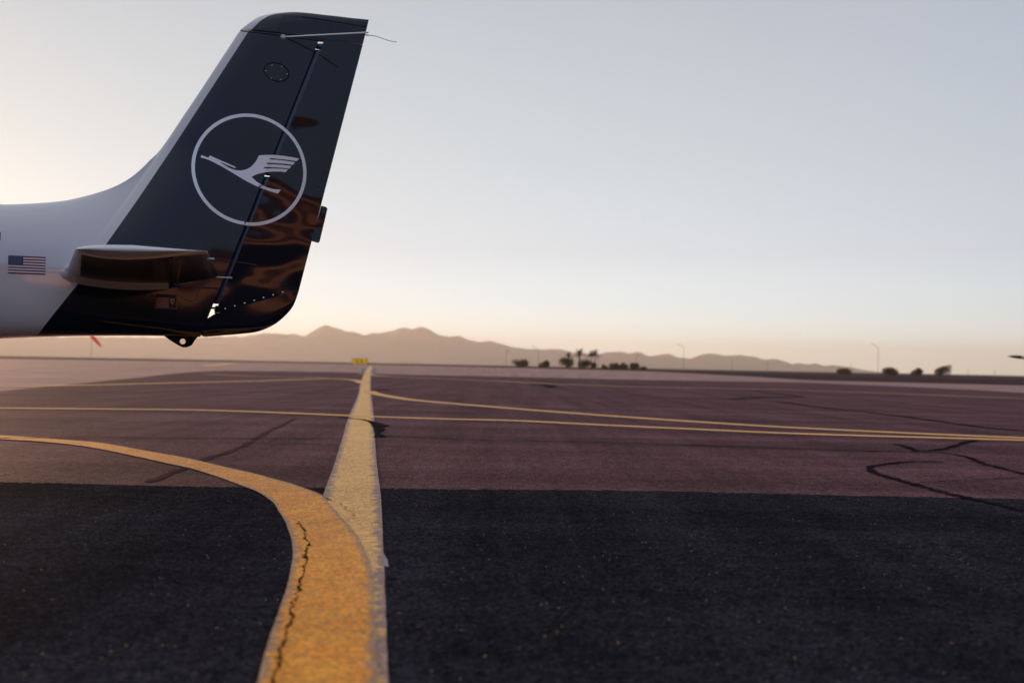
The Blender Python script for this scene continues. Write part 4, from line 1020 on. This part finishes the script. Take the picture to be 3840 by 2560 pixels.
# lamp poles
POLES = [(1897, 1313.5, 'short', 1, 'low lamp pole left of the rounded shrubs'), (2018, 1310, 'curve', -1, 'curved arm lamp pole between the two round shrubs'), (2243, 1324, None, 0, 'plain pole just right of the palms'),
         (2385, 1333, 'short', 1, 'low lamp pole above the small shrub row'), (2564, 1305, 'curve', -1, 'curved arm lamp pole before the right ridge'), (2744, 1346, None, 0, 'short pole below the middle of right ridge'), (2878, 1352, None, 0, 'short pole below the falling right ridge'),
         (3192, 1362, None, 0, 'thin pole where the ridge meets the plain'), (3293, 1304, 'curve', -1, 'tallest curved arm lamp pole standing against open sky'), (3566, 1385, None, 0, 'faint pole just right of the leaning bush'), (3630, 1382, None, 0, 'faint pole in open plain right of leaning bush'), (3730, 1388, None, 0, 'rightmost faint pole on the open plain')]
for x, ytop, arm, sd_, lab in POLES:
    Y = 300.0 if arm else 330.0; g = ground_at(x, Y); P_ = empty('lamp_pole' if arm else 'pole', tuple(g)); tag(P_, lab, 'lamp pole' if arm else 'pole', 'poles along the far field edge')
    hgt = at(x, ytop, Y)[2]-g[2]
    MB().tube([(0, 0, -.1), (0, 0, hgt*.5), (0, 0, hgt)], [.07, .06, .05], 8).build('shaft', M_pole, P_)
    if arm == 'curve':
        MB().tube(catmull([(0, 0, hgt-.05), (sd_*.35, 0, hgt+.25), (sd_*.9, 0, hgt+.75), (sd_*1.5, 0, hgt+1.05)], 4), .05, 6).build('arm', M_pole, P_)
        MB().box((sd_*1.7, 0, hgt+1.06), (.7, .28, .12)).build('lamp_head', M_pole, P_)
    elif arm == 'short':
        MB().box((sd_*.45, 0, hgt-.05), (.9, .12, .12)).build('arm', M_pole, P_); MB().box((sd_*.8, 0, hgt-.16), (.5, .26, .12)).build('lamp_head', M_pole, P_)
# shrubs
def leaf_blob(c, r, n, size, seed, lean=0.0, lobes=5):
    r_ = random.Random(seed); v, f = [], []
    cl = [(r_.uniform(-.5, .5), r_.uniform(-.5, .5), r_.uniform(-.15, .45), r_.uniform(.4, .62)) for _ in range(lobes)]
    for i in range(n):
        a, b, d, q = cl[i % lobes]
        while True:
            p = np.array([r_.uniform(-1, 1) for _ in range(3)])
            if .15 < np.linalg.norm(p) < 1: break
        p = p*q+np.array([a, b, d]); z = (p[2]+.62)/1.7
        if z < 0: continue
        pos = np.array([c[0]+p[0]*r[0]+lean*z*z*r[2], c[1]+p[1]*r[1], c[2]+z*r[2]])
        u = np.array([r_.gauss(0, 1) for _ in range(3)]); u /= np.linalg.norm(u); w = np.cross(u, [r_.gauss(0, 1) for _ in range(3)]); w /= np.linalg.norm(w)+1e-9
        s = size*r_.uniform(.6, 1.3); k = len(v); v += [pos-u*s-w*s*.4, pos+u*s-w*s*.2, pos+u*s*.8+w*s*.5, pos-u*s*.7+w*s*.4]; f.append((k, k+1, k+2, k+3))
    return v, f
SHRUBS = [(1948, 1345, 29, M_shrub, 'round shrub beside the low lamp pole on the left', 0), (2043, 1353, 20, M_shrub, 'small round shrub just right of curved lamp pole', 0), (2127, 1341, 32, M_shrubd, 'large dark shrub beneath the leftmost palm', 0), (2196, 1346, 25, M_shrubd, 'dark shrub between the central palm and the palm pair', 0), (2232, 1362, 13, M_shrub, 'low shrub at the feet of the palm pair', 0),
          (2268, 1367, 11, M_shrub, 'tiny shrub just right of the palm pair', 0), (2303, 1363, 17, M_shrub, 'first bush of the low row right of the palms', 0), (2338, 1364, 16, M_shrub, 'middle bush of the low row right of palms', 0), (2378, 1361, 18, M_shrub, 'tallest bush of the low row, under a lamp pole', 0), (2414, 1374, 11, M_shrub, 'lowest scrub at the right end of the bush row', 0),
          (3160, 1381, 29, M_shrubd, 'flat shrub at the right foot of the ridge', 0), (3336, 1381, 31, M_shrubd, 'broad spiky shrub right of the tall lamp pole', 0), (3435, 1383, 20, M_shrubd, 'small spiky shrub between two bigger bushes', 0), (3522, 1371, 30, M_shrubd, 'dark bush leaning right, tallest on the right plain', .55)]
for i, (x, yt, hwp, mt, lab, lean) in enumerate(SHRUBS):
    Y = 240.0; g = ground_at(x, Y); top = at(x, yt, Y)[2]-g[2]; r = hwp*Y/FPX
    S = empty('shrub', tuple(g)); tag(S, lab, 'shrub', 'shrubs along the far field edge')
    v, f = leaf_blob((0, 0, -.05), (r*1.22, r, top*1.32), 1100, .17, 40+i, lean, 6); mesh('foliage', v, f, mt, S)
    st = MB()
    for k in range(5): a = k*1.3; st.tube([(0, 0, -.1), (r*.35*math.cos(a)+lean*.2, r*.35*math.sin(a), top*.55)], [.05, .02], 5)
    st.build('stem', M_trunk, S)
# palms
PALMS = [(2131, 1327, 11, 0, 'leftmost palm rising behind the large dark shrub'), (2172, 1323, 17, 1, 'largest palm, with thick trunk, left of the palm pair'), (2217, 1326, 12, 2, 'left palm of the close pair'), (2231, 1324, 15, 3, 'right palm of the close pair, with wider crown')]
for x, yc, rp, k, lab in PALMS:
    Y = 300.0 if k else 310.0; g = ground_at(x, Y); hc_ = at(x, yc+5, Y)[2]-g[2]; R3 = rp*2.2*Y/FPX
    PT = empty('palm_tree', tuple(g)); tag(PT, lab, 'palm tree', 'palms at the far field edge')
    tw = .30 if k == 1 else .20
    MB().tube([(0, 0, -.1), (.03, 0, hc_*.5), (0, 0, hc_)], [tw, tw*.7, tw*.6], 8).build('trunk', M_trunk, PT, True)
    r_ = random.Random(90+k); v, f = [], []
    for i in range(70):
        a = r_.uniform(0, 2*math.pi); el_ = r_.uniform(.0, 1.15); L_ = R3*r_.uniform(.8, 1.15); up = r_.uniform(.0, .25)
        pts = []
        for s in np.linspace(0, 1, 5):
            rr_ = L_*s*math.cos(el_)*(1-.08*s); zz = hc_-.25+up+L_*s*math.sin(el_)-.30*L_*s*s*math.cos(el_); pts.append(np.array([rr_*math.cos(a), rr_*math.sin(a), zz]))
        sd2 = np.array([-math.sin(a), math.cos(a), 0])
        for s in range(4):
            w0, w1_ = .22*(1-s/4.5), .22*(1-(s+1)/4.5); k0 = len(v); v += [pts[s]-sd2*w0, pts[s]+sd2*w0, pts[s+1]+sd2*w1_-np.array([0, 0, .1]), pts[s+1]-sd2*w1_-np.array([0, 0, .1])]; f.append((k0, k0+1, k0+2, k0+3))
    mesh('crown', v, f, M_frond, PT)

# ------------------------------------------------------------------ buildings behind the photographer, seen mirrored in the paint
def hangar(x, y, w, d, h, doors, wall, lab, gable=1.4):
    E = empty('hangar', (x, y, 0)); tag(E, lab, 'hangar')
    mbh = MB(); hw_, hd = w/2, d/2
    mbh.add([(-hw_, hd, -.05), (hw_, hd, -.05), (hw_, hd, h), (0, hd, h+gable), (-hw_, hd, h), (-hw_, -hd, -.05), (hw_, -hd, -.05), (hw_, -hd, h), (0, -hd, h+gable), (-hw_, -hd, h)], [(0, 1, 2, 3, 4), (9, 8, 7, 6, 5), (0, 5, 6, 1), (1, 6, 7, 2), (4, 9, 5, 0)])
    mbh.build('wall', wall, E)
    MB().add([(-hw_-.3, hd+.3, h+.02), (0, hd+.3, h+gable+.1), (0, -hd-.3, h+gable+.1), (-hw_-.3, -hd-.3, h+.02), (hw_+.3, hd+.3, h+.02), (hw_+.3, -hd-.3, h+.02)], [(0, 1, 2, 3), (1, 4, 5, 2)]).build('roof', M_roof, E)
    for dx, dw, dh in doors: MB().box((dx, hd+.03, dh/2), (dw, .1, dh)).build('opening_shade', M_opening_shade, E)  # flat near-black slabs paint the shade inside the open hangar front
hangar(27, -38, 34, 16, 6.2, [(0, 33, 3.35)], M_wallb, 'dark brown hangar mirrored in the glossy rudder', .5)
bd = [o for o in bpy.data.objects if o.name == 'hangar'][0]
for z0, z1 in ((3.5, 4.2), (4.9, 5.4)): MB().box((0, 8.06, (z0+z1)/2), (33.4, .12, z1-z0)).build('wall_band', M_wall, bd)
hangar(-18, -44, 74, 10, 2.5, [(-8, 5, 1.5), (6, 5, 1.5), (20, 7, 1.5)], M_wall, 'long low tan hangar mirrored on the white fuselage side', .5)
for k, (tx, ty, th_, tr) in enumerate([(-20, -58, 8.0, 4.5), (-11, -60, 9.5, 5.0), (-3, -57, 7.5, 4.0), (4, -59, 9.0, 4.6), (14, -53, 9.5, 5.2)]):
    T = empty('tree', (tx, ty, 0)); tag(T, ['broad tree behind the low hangar, farthest along it', 'tallest tree behind the low hangar', 'shortest tree behind the low hangar', 'full round tree behind the hangar end', 'dark tree in the gap between both hangars'][k], 'tree')
    MB().tube([(0, 0, -.1), (.1, 0, th_*.35), (0, .1, th_*.7)], [.28, .2, .08], 8).build('trunk', M_trunk, T, True)
    v, f = leaf_blob((0, 0, th_*.22), (tr, tr, th_*.8), 2200, .36, 300+k, 0, 8); mesh('crown', v, f, M_shrubd, T)
# ------------------------------------------------------------------ air
hx0, hx1, hy0, hy1, hz0, hz1 = -9800, 9800, -2800, 9800, -8, 232
m_ = bpy.data.materials.new('haze air'); m_.use_nodes = True; t_ = m_.node_tree; t_.nodes.clear()
o_ = N(t_, 'ShaderNodeOutputMaterial'); pv = N(t_, 'ShaderNodeVolumePrincipled')
pv.inputs['Color'].default_value = (1.0, .92, .835, 1); pv.inputs['Density'].default_value = 0.00016; pv.inputs['Anisotropy'].default_value = 0.32
t_.links.new(pv.outputs[0], o_.inputs['Volume'])
hz = MB().box(((hx0+hx1)/2, (hy0+hy1)/2, (hz0+hz1)/2), (hx1-hx0, hy1-hy0, hz1-hz0)).build('haze', m_); tag(hz, 'thin warm evening haze over the field', kind='stuff')
